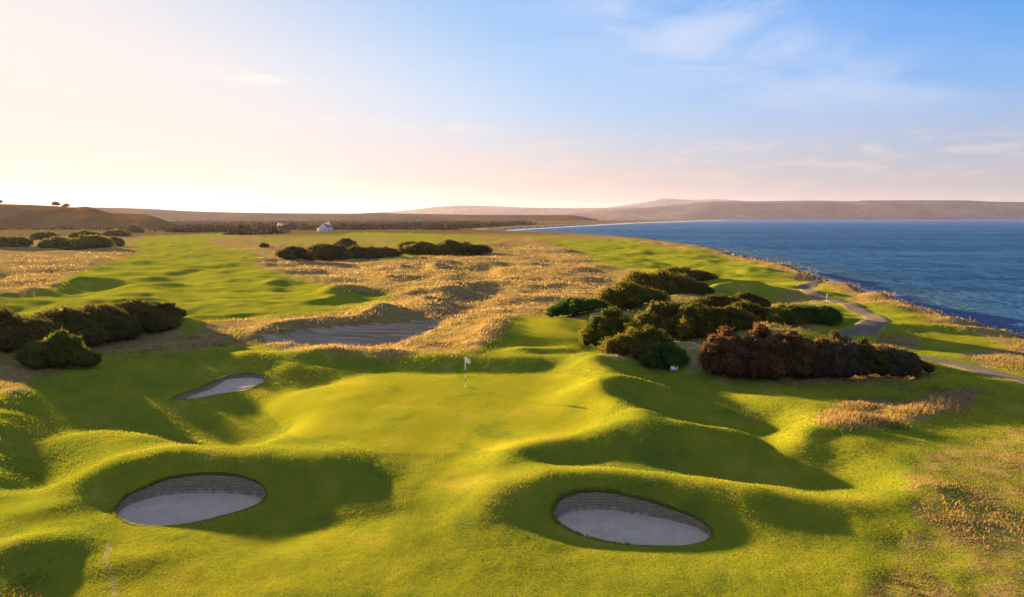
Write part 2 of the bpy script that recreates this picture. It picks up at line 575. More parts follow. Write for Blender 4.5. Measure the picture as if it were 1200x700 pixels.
# zones of different grass, as seen in the photo
ROUGH = [
 ([(300,300),(330,303),(460,304),(575,292),(592,276),(640,282),(700,309),(748,318),(760,322),(705,345),(650,352),(655,371),(600,371),(580,400),(560,413),(480,418),(400,411),(310,407),(255,392),(262,374),(330,374),(425,362),(470,345),(400,337),(350,325),(300,313)], 1.0),
 ([(0,292),(50,291),(140,284),(152,300),(112,312),(78,325),(60,338),(0,350)], 1.0),
 ([(150,300),(110,312),(180,296),(150,284)], 0.5),
 ([(225,378),(300,372),(335,385),(300,402),(255,402)], 0.8),
 ([(0,400),(110,398),(205,384),(262,398),(255,410),(180,412),(110,420),(60,440),(0,460)], 0.75),
 ([(0,448),(32,449),(34,460),(0,462)], 1.0),
 ([(953,487),(975,474),(1010,468),(1080,466),(1162,458),(1120,478),(1050,494),(980,503),(958,498)], 1.0),
 ([(1240,490),(1150,505),(1095,520),(1056,545),(1057,600),(1045,640),(990,720),(1240,720)], 0.46),
 ([(1022,396),(1050,392),(1078,397),(1076,407),(1030,409)], 1.0),
 ([(1118,414),(1150,411),(1240,414),(1240,438),(1150,430)], 1.0),
 ([(820,430),(1090,430),(1110,446),(1000,452),(830,450)], 0.7),
 ([(640,350),(740,330),(830,330),(850,350),(960,335),(985,372),(960,390),(850,400),(800,420),(770,435),(690,410),(700,385),(660,372)], 0.55),
 ([(0,632),(36,632),(45,660),(38,720),(0,720)], 0.3),
 ([(300,286),(330,286),(325,300),(300,300)], 0.9),
 ([(232,280),(300,276),(305,292),(262,289)], 0.85),
 ([(115,277),(165,273),(172,280),(130,285)], 0.7),
 ([(170,300),(205,298),(215,301),(180,304)], 0.6),
 ([(640,290),(690,297),(700,304),(650,300)], 0.6),
 ([(330,300),(250,292),(300,276),(460,276),(480,284),(580,276),(590,290),(470,300)], 0.45),
 ([(1010,440),(1085,430),(1120,446),(1060,452)], 0.5),
]
GREENS = [
 [(300,470),(350,450),(440,440),(660,438),(700,445),(722,470),(700,500),(640,520),(560,530),(440,530),(340,510)],
 [(604,374),(688,373),(692,406),(590,408)],
]
BARE = [
 ([(304,393),(400,380),(520,377),(505,392),(450,405),(310,405)], 1.0),
 ([(690,364),(702,370),(698,378),(692,376)], 1.0),
 ([(660,408),(735,418),(740,422),(690,412)], 0.6),
 ([(785,380),(830,402),(850,440),(800,440)], 0.45),
 ([(120,640),(130,640),(138,700),(128,700)], 0.45),
 ([(1050,556),(1056,556),(1060,620),(1054,620)], 0.35),
]
MEADOW = [  # mown fairways far out
 [(0,350),(60,338),(112,314),(165,290),(150,278),(300,272),(310,290),(300,312),(350,325),(400,337),(450,350),(320,373),(212,372),(0,370)],
 [(640,281),(740,284),(860,304),(960,328),(955,345),(860,335),(750,319),(700,309)],
 [(380,283),(412,272),(560,276),(520,284),(470,282),(450,290)],
]

def zone_masks(x, y, z):
    px, py = project(x, y, z)
    r = np.hypot(x, y)
    front = y > 4
    sc = np.clip(30.0 / np.maximum(r, 8), .12, 1.0)
    jx = px + 34 * sc * fbm(x, y, 5.0, 3, 41) + 10 * fbm(x, y, 1.2, 2, 43) * sc
    jy = py + 20 * sc * fbm(x, y, 5.0, 3, 47) + 6 * fbm(x, y, 1.2, 2, 44) * sc
    rough = np.zeros(x.shape); bare = np.zeros(x.shape); fine = np.zeros(x.shape); mead = np.zeros(x.shape)
    for p, v in ROUGH:
        rough = np.maximum(rough, v * (in_poly(jx, jy, p) & front))
    for p, v in BARE:
        bare = np.maximum(bare, v * (in_poly(jx, jy, p) & front))
    for p in GREENS:
        fine = np.maximum(fine, 1.0 * (in_poly(px + 3 * sc * fbm(x, y, 6., 2, 3), py, p) & front))
    for p in MEADOW:
        mead = np.maximum(mead, 1.0 * (in_poly(jx, jy, p) & front))
    cd = coast_dist(x, y)
    cdj = cd + 9 * fbm(x, y, 9.0, 3, 53)
    shore = sstep(15, 9, cdj) * sstep(500, 330, r) * (cd > 0)
    rough = np.maximum(rough, shore)
    # the country beyond: heath and dry grass with strips of fairway
    outer = sstep(210, 300, r) * (1 - mead)
    patch = sstep(-0.12, 0.05, fbm(x, y * 0.55, 120.0, 3, 59))
    rough = np.where(outer > 0.5, np.maximum(rough, 0.35 + 0.65 * patch), rough)
    side = (px < -30) | (px > 1230) | ~front
    sidep = sstep(0.02, 0.1, fbm(x, y, 30.0, 3, 61))
    rough = np.where(side & (r < 260), np.maximum(rough, 0.7 * sidep), rough)
    beach = sstep(5.5, 3.0, cd + 2.0 * fbm(x, y, 8.0, 3, 71))
    beach = np.maximum(beach, sstep(26, 18, cd) * sstep(500, 800, r))
    heath = sstep(430, 640, r) * (1 - mead) * (1 - beach)
    return rough, bare, fine, beach, heath, cd

def build_ground():
    fine = np.radians(np.arange(-44, 44.001, 0.115))
    lft = np.radians(np.concatenate([np.linspace(-178, -60, 40), np.linspace(-58, -44.4, 40)]))
    th = np.concatenate([lft, fine, -lft[::-1]])
    # rows about 1.1 pixel apart near, growing further out
    rr = [5.0, 8.0, 11.0, 13.5]
    while rr[-1] < 16000:
        d = rr[-1]
        step = max(0.05 if d > 15 else 0.6, (1.15 if d < 90 else 0.8) * d * d / (CAM_H * FPX))
        step = min(step, 0.05 * d)
        rr.append(d + step)
    rr = np.array(rr)
    A, Rr = np.meshgrid(th, rr)
    X = Rr * np.sin(A); Y = Rr * np.cos(A)
    shp = X.shape
    x = X.ravel(); y = Y.ravel()
    # draw the grid onto the bunker edges, then cut the bunkers out
    inside = np.zeros(x.shape, bool)
    for ol in BUNKERS:
        c = ol.mean(0); rad = np.hypot(*(ol - c).T).max() + 1
        near = np.nonzero(np.hypot(x - c[0], y - c[1]) < rad)[0]
        pts = np.stack([x[near], y[near]], 1)
        a = ol; b = np.roll(ol, -1, 0); v = b - a; L2 = (v ** 2).sum(1)
        dif = pts[:, None, :] - a[None]
        t = np.clip((dif * v[None]).sum(2) / L2[None], 0, 1)
        q = a[None] + t[..., None] * v[None]
        dd = np.hypot(*(pts[:, None, :] - q).transpose(2, 0, 1))
        k = dd.argmin(1); dmin = dd[np.arange(len(k)), k]
        rn = np.hypot(*pts.T)
        cell = 0.62 * np.maximum(np.radians(0.115) * rn, 1.15 * rn ** 2 / (CAM_H * FPX))
        inn = in_poly(pts[:, 0], pts[:, 1], ol)
        sn = dmin < cell
        x[near[sn]] = q[np.arange(len(k)), k][sn, 0]; y[near[sn]] = q[np.arange(len(k)), k][sn, 1]
        inside[near[inn | sn]] = True
    z = relief(x, y)
    rough, bare, finem, beach, heath, cd = zone_masks(x, y, z)
    r = np.hypot(x, y)
    # tufty surface in the rough
    amp = rough * np.clip(1 - heath, 0, 1)
    amp = blur(amp.reshape(shp), 5.0).ravel()
    fsoft = blur(finem.reshape(shp), 7.0).ravel()
    soft = blur(rough.reshape(shp), 3.5).ravel()
    rough = np.where(r < 330, soft, rough)
    z = z + amp * sstep(320, 200, r) * (0.42 * fbm(x, y, 2.6, 3, 83) + 0.40 * fbm(x, y, 7.0, 2, 89))
    z = z + (1 - amp) * (0.30 * fbm(x, y, 6.5, 3, 101) * (1 - .55 * fsoft) * sstep(120, 70, r)) + 0.11 * (1 - amp) * fbm(x, y, 2.6, 4, 97) * sstep(300, 100, r) * (1 - fsoft * .6)
    n, m = shp
    idx = np.arange(n * m).reshape(n, m)
    q = np.stack([idx[:-1, :-1], idx[1:, :-1], idx[1:, 1:], idx[:-1, 1:]], -1).reshape(-1, 4)[:, ::-1]
    cx = x[q].mean(1); cy = y[q].mean(1)
    kill = inside[q].all(1)
    sel = np.nonzero(kill)[0]
    kk = np.zeros(len(sel), bool)
    for ol in BUNKERS:
        kk |= in_poly(cx[sel], cy[sel], ol)
    keep = np.ones(len(q), bool); keep[sel[kk]] = False
    q = q[keep]
    o = mesh_np('ground', np.stack([x, y, z], 1), q, mat_ground(),
                {'zone': np.stack([rough, bare, finem], 1), 'zone_far': np.stack([beach, heath, np.clip(cd / 30, 0, 1)], 1)})
    tag(o, kind='structure')
    return o, (x, y, z, rough, bare, finem, beach, heath, cd, shp, inside)

def mat_ground():
    m, nb, b = material('turf_and_dune_grass')
    P = nb.pos()
    rough, bare, fine = nb.attr_rgb('zone')
    beach, heath, cdn = nb.attr_rgb('zone_far')
    n1 = nb.noise(P, 0.11, 5, 0.6)
    n2 = nb.noise(P, 0.9, 5, 0.65)
    n3 = nb.noise(P, 9.0, 4, 0.7)
    n4 = nb.noise(P, 34.0, 2, 0.6)
    turf = nb.ramp(n1 * 0.45 + n2 * 0.35 + n3 * 0.2, [(0.32, (0.100, 0.138, 0.018)), (0.5, (0.160, 0.175, 0.014)), (0.68, (0.250, 0.220, 0.020))])
    grn = nb.ramp(n1 * 0.5 + n2 * 0.2 + n3 * 0.3, [(0.35, (0.175, 0.190, 0.012)), (0.65, (0.250, 0.232, 0.015))])
    turf = nb.mix(fine * 0.8, turf, grn)
    n6 = nb.noise(P, 0.22, 5, 0.65)
    turf = nb.mix(n6.smooth(0.56, 0.70) * 0.55, turf, (0.30, 0.225, 0.05))
    turf = nb.mix(n6.smooth(0.46, 0.34) * 0.5, turf, (0.075, 0.115, 0.016))
    dry = nb.ramp(n2 * 0.5 + n3 * 0.5, [(0.30, (0.085, 0.085, 0.013)), (0.48, (0.19, 0.132, 0.050)), (0.66, (0.29, 0.195, 0.085))])
    n5 = nb.noise(P, 0.28, 4, 0.6)
    rm = (rough * 1.25 + (n2 - 0.5) * 1.2 + (n5 - 0.5) * 1.0 + (n3 - 0.5) * 0.5).smooth(0.35, 0.80)
    col = nb.mix(rm, turf, dry)
    hc = nb.ramp(n1 * 0.6 + n2 * 0.4, [(0.38, (0.032, 0.026, 0.010)), (0.52, (0.075, 0.050, 0.018)), (0.66, (0.17, 0.125, 0.035))])
    col = nb.mix(heath * 0.8, col, hc)
    strk = nb.noise(nb.scalevec(P, (0.10, 0.55, 1), rot=(0, 0, -0.15)), 1.0, 5, 0.65, 0.8)
    sandy = nb.ramp(n3 * 0.35 + strk * 0.65, [(0.36, (0.15, 0.105, 0.065)), (0.5, (0.25, 0.185, 0.12)), (0.62, (0.40, 0.31, 0.22))])
    col = nb.mix((bare * 1.2 + (n2 - 0.5) * 0.9).smooth(0.35, 0.8), col, sandy)
    bc = nb.mix(n3, (0.13, 0.11, 0.095), (0.30, 0.26, 0.22))
    col = nb.mix(beach, col, bc)
    nb.link(col, b.inputs['Base Color'])
    b.inputs['Roughness'].default_value = 0.9
    b.inputs['Specular IOR Level'].default_value = 0.0
    b.inputs['Sheen Weight'].default_value = SHEEN
    b.inputs['Sheen Roughness'].default_value = 0.6
    nb.link(nb.mix(0.5, col, (0.5, 0.42, 0.05)), b.inputs['Sheen Tint'])
    hg = n3 * 0.7 + n4 * 0.5 + n2 * 0.6
    nb.link(nb.bump(hg, 0.9, 0.10), b.inputs['Normal'])
    return m
SHEEN = 0.0
GROUND, GD = build_ground()

# ================================================================ bunkers
def mat_sand():
    m, nb, b = material('bunker_sand')
    P = nb.coords()
    n = nb.noise(P, 1.3, 5, 0.6); n2 = nb.noise(P, 14.0, 4, 0.7); n3 = nb.noise(P, 60.0, 2)
    rake = nb.noise(nb.scalevec(P, (2.0, 26.0, 1.0), rot=(0, 0, 0.5)), 1.0, 2, 0.5, 1.5)
    spots = (nb.noise(P, 2.2, 4, 0.8)).smooth(0.60, 0.72)
    c = nb.ramp(n * 0.6 + n2 * 0.4, [(0.35, (0.42, 0.325, 0.24)), (0.65, (0.56, 0.44, 0.33))])
    c = nb.mix(spots * 0.55, c, (0.30, 0.23, 0.17))
    prints = nb.noise(P, 5.5, 2, 0.5).smooth(0.60, 0.70)
    c = nb.mix(prints * 0.35, c, (0.34, 0.27, 0.21))
    nb.link(c, b.inputs['Base Color']); b.inputs['Roughness'].default_value = 0.95
    nb.link(nb.bump(n2 * 0.6 + n3 * 0.25 + rake * 0.8 + n * 0.8, 1.0, 0.07), b.inputs['Normal'])
    return m

def mat_sod():
    m, nb, b = material('stacked_sod')
    P = nb.coords()
    lay = nb.attr('layer')
    n = nb.noise(P, 4.0, 5, 0.7); n2 = nb.noise(P, 22.0, 3, 0.6)
    n9 = nb.noise(P, 0.9, 3, 0.6)
    w = (lay * 1.0 + (n - 0.5) * 0.7 + (n9 - 0.5) * 1.2)
    s = nb.node('ShaderNodeMath', operation='SINE'); nb.set(s.inputs[0], w * 6.2832)
    st = E(nb.nt, s.outputs[0]) * 0.5 + 0.5
    c = nb.ramp(st * 0.24 + n * 0.46 + n2 * 0.36, [(0.25, (0.12, 0.088, 0.055)), (0.5, (0.26, 0.192, 0.122)), (0.75, (0.42, 0.32, 0.21))])
    up = nb.attr('grassy')
    lo = nb.attr('foot')
    c = nb.mix((lo + (n - 0.5) * 1.1 + (n2 - 0.5) * 0.5).smooth(0.72, 0.98) * 0.8, c, (0.50, 0.41, 0.32))
    c = nb.mix((up + (n - 0.5) * 0.8).smooth(0.4, 0.7), c, (0.07, 0.085, 0.015))
    nb.link(c, b.inputs['Base Color'])
    nb.link(nb.bump(st + n2 * 0.5, 0.9, 0.04), b.inputs['Normal'])
    return m
M_SAND = mat_sand(); M_SOD = mat_sod()

BUNKER_LABEL = [
 'oval bunker in the left foreground, pale sand under a stacked sod face',
 'long oval bunker in the right foreground, sand narrowing below its sod face',
 'small shaded bunker with a thin sliver of sand, beyond the left foreground bunker',
]
for bi, ol in enumerate(BUNKERS):
    rz = relief(ol[:, 0], ol[:, 1])
    near = np.nonzero(GD[10] & (np.hypot(GD[0] - ol[:, 0].mean(), GD[1] - ol[:, 1].mean()) < 9))[0]
    for k in range(len(ol)):
        dd = np.hypot(GD[0][near] - ol[k, 0], GD[1][near] - ol[k, 1])
        o3 = near[np.argsort(dd)[:3]]
        rz[k] = GD[2][o3].mean()
    rz = np.convolve(np.concatenate([rz[-2:], rz, rz[:2]]), np.ones(5) / 5, 'valid')
    # follow the ground mesh, which carries a little surface noise
    c = ol.mean(0)
    lowq = np.sort(rz)[: len(rz) // 4].mean()
    fy = ol[:, 1]; f = (fy - fy.min()) / (fy.max() - fy.min())
    near_z = rz[f < 0.35].min()
    zs0 = min(near_z, lowq) - (0.16 if bi < 2 else 0.10)
    def sand_z(x, y, k):
        return zs0 + 0.06 * k + 0.05 * fbm(x, y, 1.5, 2, 7) + 0.10 * ((y - c[1]) / (fy.max() - c[1]))
    root = empty('sand_bunker', (c[0], c[1], zs0))
    tag(root, BUNKER_LABEL[bi], 'bunker', 'sod faced bunkers')
    N = len(ol)
    # sod wall, layer by layer
    V = []; F = []; lay = []; gr = []; ft = []
    rows = 15
    cen = c[None]
    dirs = ol - cen; L = np.hypot(*dirs.T)[:, None]
    for j in range(rows):
        t = j / (rows - 1)
        zb = sand_z(ol[:, 0], ol[:, 1], 1.0) - 0.12
        hgt = np.maximum(rz - zb, 0.05)
        inset = (0.26 * hgt * t + 0.022 * ((j % 2) - 0.5) * (0 < j < rows - 1) + 0.012 * (j > 0))[:, None] if j else np.zeros((N, 1))
        inset = inset + (0.03 * fbm(ol[:, 0] * 1.0 + 9, ol[:, 1] + t * 3, 0.5, 2, 5))[:, None] * (j > 0)
        p = ol - dirs / L * inset
        z = rz + 0.004 - t * (hgt + 0.004)
        V.append(np.column_stack([p - c, z - zs0])); lay.append(z / 0.068); ft.append(np.full(N, t)); gr.append(np.full(N, 1.0 - t * 3.2 if t < .3 else 0.0))
    V = np.concatenate(V)
    i = np.arange(N)
    for j in range(rows - 1):
        F.append(np.stack([j * N + i, j * N + (i + 1) % N, (j + 1) * N + (i + 1) % N, (j + 1) * N + i], 1)[:, ::-1])
    w = mesh_np('sod_wall', V, np.concatenate(F), M_SOD, {'layer': np.concatenate(lay), 'grassy': np.concatenate(gr), 'foot': np.concatenate(ft)}, parent=root)
    # sand floor
    V = []; F = []
    R_ = 16
    for j in range(R_):
        k = 1.0 - j / (R_ - 0.4)
        p = cen + dirs * k * 0.995
        z = sand_z(p[:, 0], p[:, 1], k ** 6)
        V.append(np.column_stack([p - c, z - zs0]))
    V.append(np.array([[0, 0, float(sand_z(c[0], c[1], 0)) - zs0]]))
    V = np.concatenate(V)
    # keep the sand under the rim everywhere
    rim = np.tile(rz, R_)
    V[:-1, 2] = np.minimum(V[:-1, 2], rim - zs0 - 0.06)
    for j in range(R_ - 1):
        F.append(np.stack([j * N + i, (j + 1) * N + i, (j + 1) * N + (i + 1) % N, j * N + (i + 1) % N], 1)[:, ::-1])
    tri = np.stack([(R_ - 1) * N + i, (R_ - 1) * N + (i + 1) % N, np.full(N, R_ * N)], 1)
    mesh_np('sand_floor', V, [np.concatenate(F), tri], M_SAND, parent=root)

# ================================================================ the sea
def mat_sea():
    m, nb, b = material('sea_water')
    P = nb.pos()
    r1 = nb.scalevec(P, (0.07, 0.17, 1), rot=(0, 0, 0.3))
    r2 = nb.scalevec(P, (0.22, 0.62, 1), rot=(0, 0, 0.5))
    r3 = nb.scalevec(P, (0.9, 2.0, 1), rot=(0, 0, 0.2))
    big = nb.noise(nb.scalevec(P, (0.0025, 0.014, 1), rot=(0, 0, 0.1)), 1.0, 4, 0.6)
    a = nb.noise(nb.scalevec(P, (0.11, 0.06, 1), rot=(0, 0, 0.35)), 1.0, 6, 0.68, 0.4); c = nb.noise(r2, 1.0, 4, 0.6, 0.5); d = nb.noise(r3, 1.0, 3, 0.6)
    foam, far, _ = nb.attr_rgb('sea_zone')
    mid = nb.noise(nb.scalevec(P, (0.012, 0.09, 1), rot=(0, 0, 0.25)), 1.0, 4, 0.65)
    shaded_water = nb.mix((big * 0.40 + mid * 0.25 + a * 0.35).smooth(0.40, 0.60), (0.007, 0.036, 0.13), (0.026, 0.105, 0.265))  # light and dark wave faces painted into the water colour from bump noise
    shaded_water = nb.mix(foam.smooth(0.02, 0.35) * 0.6, shaded_water, (0.045, 0.085, 0.13))
    fm = (foam + (a - 0.5) * 0.8 + (c - 0.5) * 0.9 + (d - 0.5) * 0.5).smooth(0.60, 0.88)
    col = nb.mix(fm, shaded_water, (0.62, 0.64, 0.66))
    hg = a * 1.6 + c * 0.30 + d * 0.12
    bn = nb.node('ShaderNodeBump'); nb.set(bn.inputs['Height'], hg)
    nb.set(bn.inputs['Strength'], far.smooth(0.0, 1.0, 1.0, 0.8)); bn.inputs['Distance'].default_value = 5.0
    df = nb.node('ShaderNodeBsdfDiffuse'); nb.link(col, df.inputs[0]); nb.link(bn.outputs[0], df.inputs['Normal'])
    gl = nb.node('ShaderNodeBsdfGlossy'); gl.inputs['Color'].default_value = (0.36, 0.58, 0.92, 1)
    nb.set(gl.inputs['Roughness'], far.smooth(0.0, 1.0, 0.14, 0.3)); nb.link(bn.outputs[0], gl.inputs['Normal'])
    lw = nb.node('ShaderNodeLayerWeight'); lw.inputs[0].default_value = 0.35; nb.link(bn.outputs[0], lw.inputs['Normal'])
    mx = nb.node('ShaderNodeMixShader')
    nb.set(mx.inputs[0], E(nb.nt, lw.outputs['Fresnel']).smooth(0.05, 0.95, 0.03, 0.46))
    nb.link(df.outputs[0], mx.inputs[1]); nb.link(gl.outputs[0], mx.inputs[2])
    nb.link(mx.outputs[0], nb.nt.nodes['Material Output'].inputs[0])
    return m
def build_sea():
    th = np.radians(np.concatenate([np.linspace(-8, 50, 420), np.linspace(50.6, 120, 60)]))
    rr = np.concatenate([np.geomspace(50, 2500, 330), np.geomspace(2600, 15500, 40)])
    A, R_ = np.meshgrid(th, rr)
    x = (R_ * np.sin(A)).ravel(); y = (R_ * np.cos(A)).ravel()
    cd = coast_dist(x, y)
    r = R_.ravel()
    near = np.clip(1 - r / 900, 0, 1)
    w = 9.0 + 9.0 * vnoise(x, y, 16.0, 3) + r * np.where(r > 650, 0.038, 0.010)
    foam = np.exp(-np.maximum(-cd, 0) / np.maximum(w, 1.0)) * 1.05
    z = np.full(x.shape, SEA_Z) + near * 0.10 * fbm(x * .5, y, 6.0, 3, 19)
    idx = np.arange(x.size).reshape(A.shape)
    q = np.stack([idx[:-1, :-1], idx[1:, :-1], idx[1:, 1:], idx[:-1, 1:]], -1).reshape(-1, 4)[:, ::-1]
    q = q[(cd[q].min(1) < 40)]
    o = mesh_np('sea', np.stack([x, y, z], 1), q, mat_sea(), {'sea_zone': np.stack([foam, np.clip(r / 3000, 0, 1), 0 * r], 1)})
    tag(o, kind='structure')
build_sea()

# ================================================================ path
def build_path(px_pts, width, name='path'):
    P = np.array([onto(a, b)[:2] for a, b in px_pts])
    out = []
    for i in range(len(P) - 1):
        p0 = P[max(i - 1, 0)]; p1 = P[i]; p2 = P[i + 1]; p3 = P[min(i + 2, len(P) - 1)]
        for t in np.linspace(0, 1, 14, endpoint=False):
            out.append(0.5 * (2 * p1 + (p2 - p0) * t + (2 * p0 - 5 * p1 + 4 * p2 - p3) * t * t + (3 * p1 - p0 - 3 * p2 + p3) * t ** 3))
    out.append(P[-1]); C_ = np.array(out)
    T = np.gradient(C_, axis=0); T /= np.hypot(*T.T)[:, None]
    Nn = np.stack([-T[:, 1], T[:, 0]], 1)
    K = 9
    V = []
    for k in range(K):
        f = k / (K - 1) - 0.5
        wob = 0.18 * fbm(C_[:, 0] * 1.0 + 50 * f, C_[:, 1], 2.0, 2, 4)
        p = C_ + Nn * (f * width + wob * (abs(f) > .4))[:, None]
        z = relief(p[:, 0], p[:, 1]) + 0.055 + 0.05 * (1 - (2 * f) ** 2)
        z -= 0.10 * (abs(f) > .49)
        V.append(np.column_stack([p, z]))
    V = np.stack(V, 1).reshape(-1, 3)
    n = len(C_)
    idx = np.arange(n * K).reshape(n, K)
    q = np.stack([idx[:-1, :-1], idx[:-1, 1:], idx[1:, 1:], idx[1:, :-1]], -1).reshape(-1, 4)
    m, nb, b = material('gravel_track')
    G = nb.pos()
    nn = nb.noise(G, 0.6, 5, 0.6); n2 = nb.noise(G, 9, 4, 0.7)
    ed = nb.attr('edge')
    pc = nb.ramp(nn * .5 + n2 * .5, [(0.35, (0.075, 0.056, 0.040)), (0.55, (0.115, 0.088, 0.064)), (0.7, (0.18, 0.138, 0.10))])
    ve = nb.ramp(n2, [(0.4, (0.10, 0.11, 0.022)), (0.6, (0.22, 0.165, 0.07))])
    nb.link(nb.mix((ed + (nn - 0.5) * 1.3 + (n2 - 0.5) * 0.7).smooth(0.45, 0.75), pc, ve), b.inputs['Base Color'])
    nb.link(nb.bump(n2, 0.7, 0.04), b.inputs['Normal'])
    global PATH_LINE
    PATH_LINE = C_
    o = mesh_np(name, V, q, m, {'edge': np.tile(np.abs(np.linspace(-1, 1, K)) ** 2.2, n)})
    tag(o, kind='structure')
    return o
PATH_PX = [(966,331.5),(950,333.5),(943,337.5),(952,343.5),(975,352),(1002,362),(1022,371),(1028,379),(1016,386),(996,392),(990,399),(1008,407),(1050,415),(1090,421.5),(1140,432),(1200,447),(1260,462)]
build_path(PATH_PX, 2.9)

# ================================================================ hills beyond
def mat_hill(name, c0, c1, c2, sc):
    m, nb, b = material(name)
    P = nb.pos()
    n = nb.noise(nb.scalevec(P, (1, 1, 2.5)), sc, 5, 0.62); n2 = nb.noise(P, sc * 9, 4, 0.7)
    nb.link(nb.ramp(n * .65 + n2 * .35, [(0.40, c0), (0.5, c1), (0.6, c2)]), b.inputs['Base Color'])
    nb.link(nb.bump(n2, 0.8, 2.0 / sc * 0.01), b.inputs['Normal'])
    b.inputs['Roughness'].default_value = 1.0; b.inputs['Specular IOR Level'].default_value = 0.0
    return m

def hill(name, dist, prof, depth, mat, base=-6.0, rough=0.05, nx=400, ny=36, seed=1, front=0.35):
    """a ridge seen at DIST whose skyline follows PROF (photo pixels)"""
    P = np.array(prof, float)
    u = np.linspace(P[0, 0], P[-1, 0], nx)
    yy = np.interp(u, P[:, 0], P[:, 1])
    yy = blur(np.repeat(yy[None], 3, 0), nx / 400.0 * 2.0)[0]
    tanel = np.array([-(math.sin(PITCH) - (350 - v) / FPX * math.cos(PITCH)) / (math.cos(PITCH) + (350 - v) / FPX * math.sin(PITCH)) for v in yy])
    H = CAM_H + tanel * dist
    X = np.array([(a - 600) / FPX * (cp + (350 - b) / FPX * sp) ** -1 for a, b in zip(u, yy)]) * dist
    X = (u - 600) / FPX * dist * cp
    X = (u - 600) / FPX * (dist * cp + CAM_H * sp)
    V = []
    for j in range(ny):
        t = j / (ny - 1)
        k = math.sin(math.pi * min(1, t / front) / 2) ** 1.3 if t < front else math.cos(math.pi * (t - front) / (1 - front) / 2) ** 1.2
        yd = dist + (t - front) * depth
        sx = X * yd / dist
        nz = fbm(sx, np.full_like(sx, yd) + seed * 1000, depth * 0.22, 4, seed)
        z = base + (H - base) * k * (1 + rough * nz * (1 if k < 0.97 else 0.25) * 4 * (1 - k) + rough * nz * .15)
        V.append(np.column_stack([sx, np.full(nx, yd), z]))
    V = np.concatenate(V)
    idx = np.arange(nx * ny).reshape(ny, nx)
    q = np.stack([idx[:-1, :-1], idx[:-1, 1:], idx[1:, 1:], idx[1:, :-1]], -1).reshape(-1, 4)
    return tag(mesh_np(name, V, q, mat), kind='structure')

MH_FAR = mat_hill('moorland', (0.030, 0.026, 0.032), (0.060, 0.050, 0.050), (0.125, 0.100, 0.080), 0.0016)
MH_HEATH = mat_hill('heath_slope', (0.085, 0.038, 0.008), (0.13, 0.060, 0.013), (0.18, 0.090, 0.022), 0.012)
MH_WOOD = mat_hill('wooded_ridge', (0.050, 0.026, 0.007), (0.075, 0.038, 0.010), (0.10, 0.055, 0.016), 0.006)
MH_HAZED = mat_hill('far_peak', (0.20, 0.18, 0.17), (0.26, 0.23, 0.21), (0.32, 0.28, 0.25), 0.002)  # paler albedo: haze over the far peak is put into its colour
# across the firth, on the right
hill('hills', 8600, [(640,252),(680,249),(720,245.5),(760,243),(790,239.5),(830,236.5),(870,236),(920,235.5),(945,235),(1000,236),(1012,235),(1060,234.8),(1130,235),(1160,236.5),(1230,237),(1320,240),(1500,246)], 3200, MH_FAR, base=-5, rough=0.10, seed=3, front=0.4)
# pale hills far up the firth
hill('hills', 12500, [(380,253),(440,249.5),(485,246),(510,242.5),(540,241),(575,241.5),(620,243.5),(660,244),(700,244),(745,243),(800,246),(860,250)], 4000, MH_FAR, base=-5, rough=0.08, seed=9)
hill('hills', 13800, [(600,250),(680,247),(720,242),(760,235.5),(775,232.5),(790,233),(810,234.5),(830,233.5),(850,234),(890,237),(960,244)], 2000, MH_HAZED, base=-5, rough=0.05, seed=11)
# wooded ground behind the links
hill('hills', 3300, [(-420,244),(-200,243),(100,243),(140,243.5),(180,245),(220,247.5),(270,249),(330,250),(420,250.5),(440,249.2),(470,250.5),(560,251.8),(640,252),(675,252.3),(684,254.5),(700,257.5)], 900, MH_WOOD, base=-5, rough=0.06, seed=5)
# the old sea cliff on the left
hill('hills', 900, [(-700,236),(-300,238),(-60,239),(0,239),(40,240),(70,241.7),(90,243.5),(98,242),(102,241.3),(108,242.8),(118,246.5),(130,249.5),(150,250.5),(170,251),(183,254),(192,257.5),(205,262),(225,267)], 330, MH_HEATH, base=-2, rough=0.16, seed=8, front=0.5)
# ================================================================ leaves
KIND = {  # leaf colours: dark old growth, body, light tips (albedo)
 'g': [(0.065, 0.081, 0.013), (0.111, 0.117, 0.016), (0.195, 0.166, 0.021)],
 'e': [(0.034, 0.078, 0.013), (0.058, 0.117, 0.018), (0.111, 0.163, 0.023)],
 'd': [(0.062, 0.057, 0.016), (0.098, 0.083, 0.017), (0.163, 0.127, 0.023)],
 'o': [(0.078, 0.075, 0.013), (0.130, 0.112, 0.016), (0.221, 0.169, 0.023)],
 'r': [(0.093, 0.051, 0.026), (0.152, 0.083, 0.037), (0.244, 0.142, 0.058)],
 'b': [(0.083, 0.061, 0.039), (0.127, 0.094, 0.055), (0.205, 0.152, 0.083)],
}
M_LEAF = leaf_material('gorse_leaves', trans=0.38)
M_SCRUB = leaf_material('scrub_leaves', trans=0.05, rough=1.0)
M_STEM = simple_mat('woody_stem', (0.09, 0.065, 0.045), 0.9, 0.3, 6)

def cards(P, N, size, rng, aspect=0.6, jitter=0.9):
    """one small rhombic leaf spray at every point"""
    n = len(P)
    d = N + rng.normal(0, jitter, (n, 3)); d /= np.linalg.norm(d, axis=1)[:, None]
    a = np.cross(d, rng.normal(0, 1, (n, 3))); a /= np.linalg.norm(a, axis=1)[:, None] + 1e-9
    b = np.cross(d, a)
    s = size[:, None]
    V = np.stack([P - a * s, P - b * s * aspect + d * s * .15, P + a * s, P + b * s * aspect + d * s * .15], 1).reshape(-1, 3)
    F = np.arange(4 * n).reshape(n, 4)
    return V, F

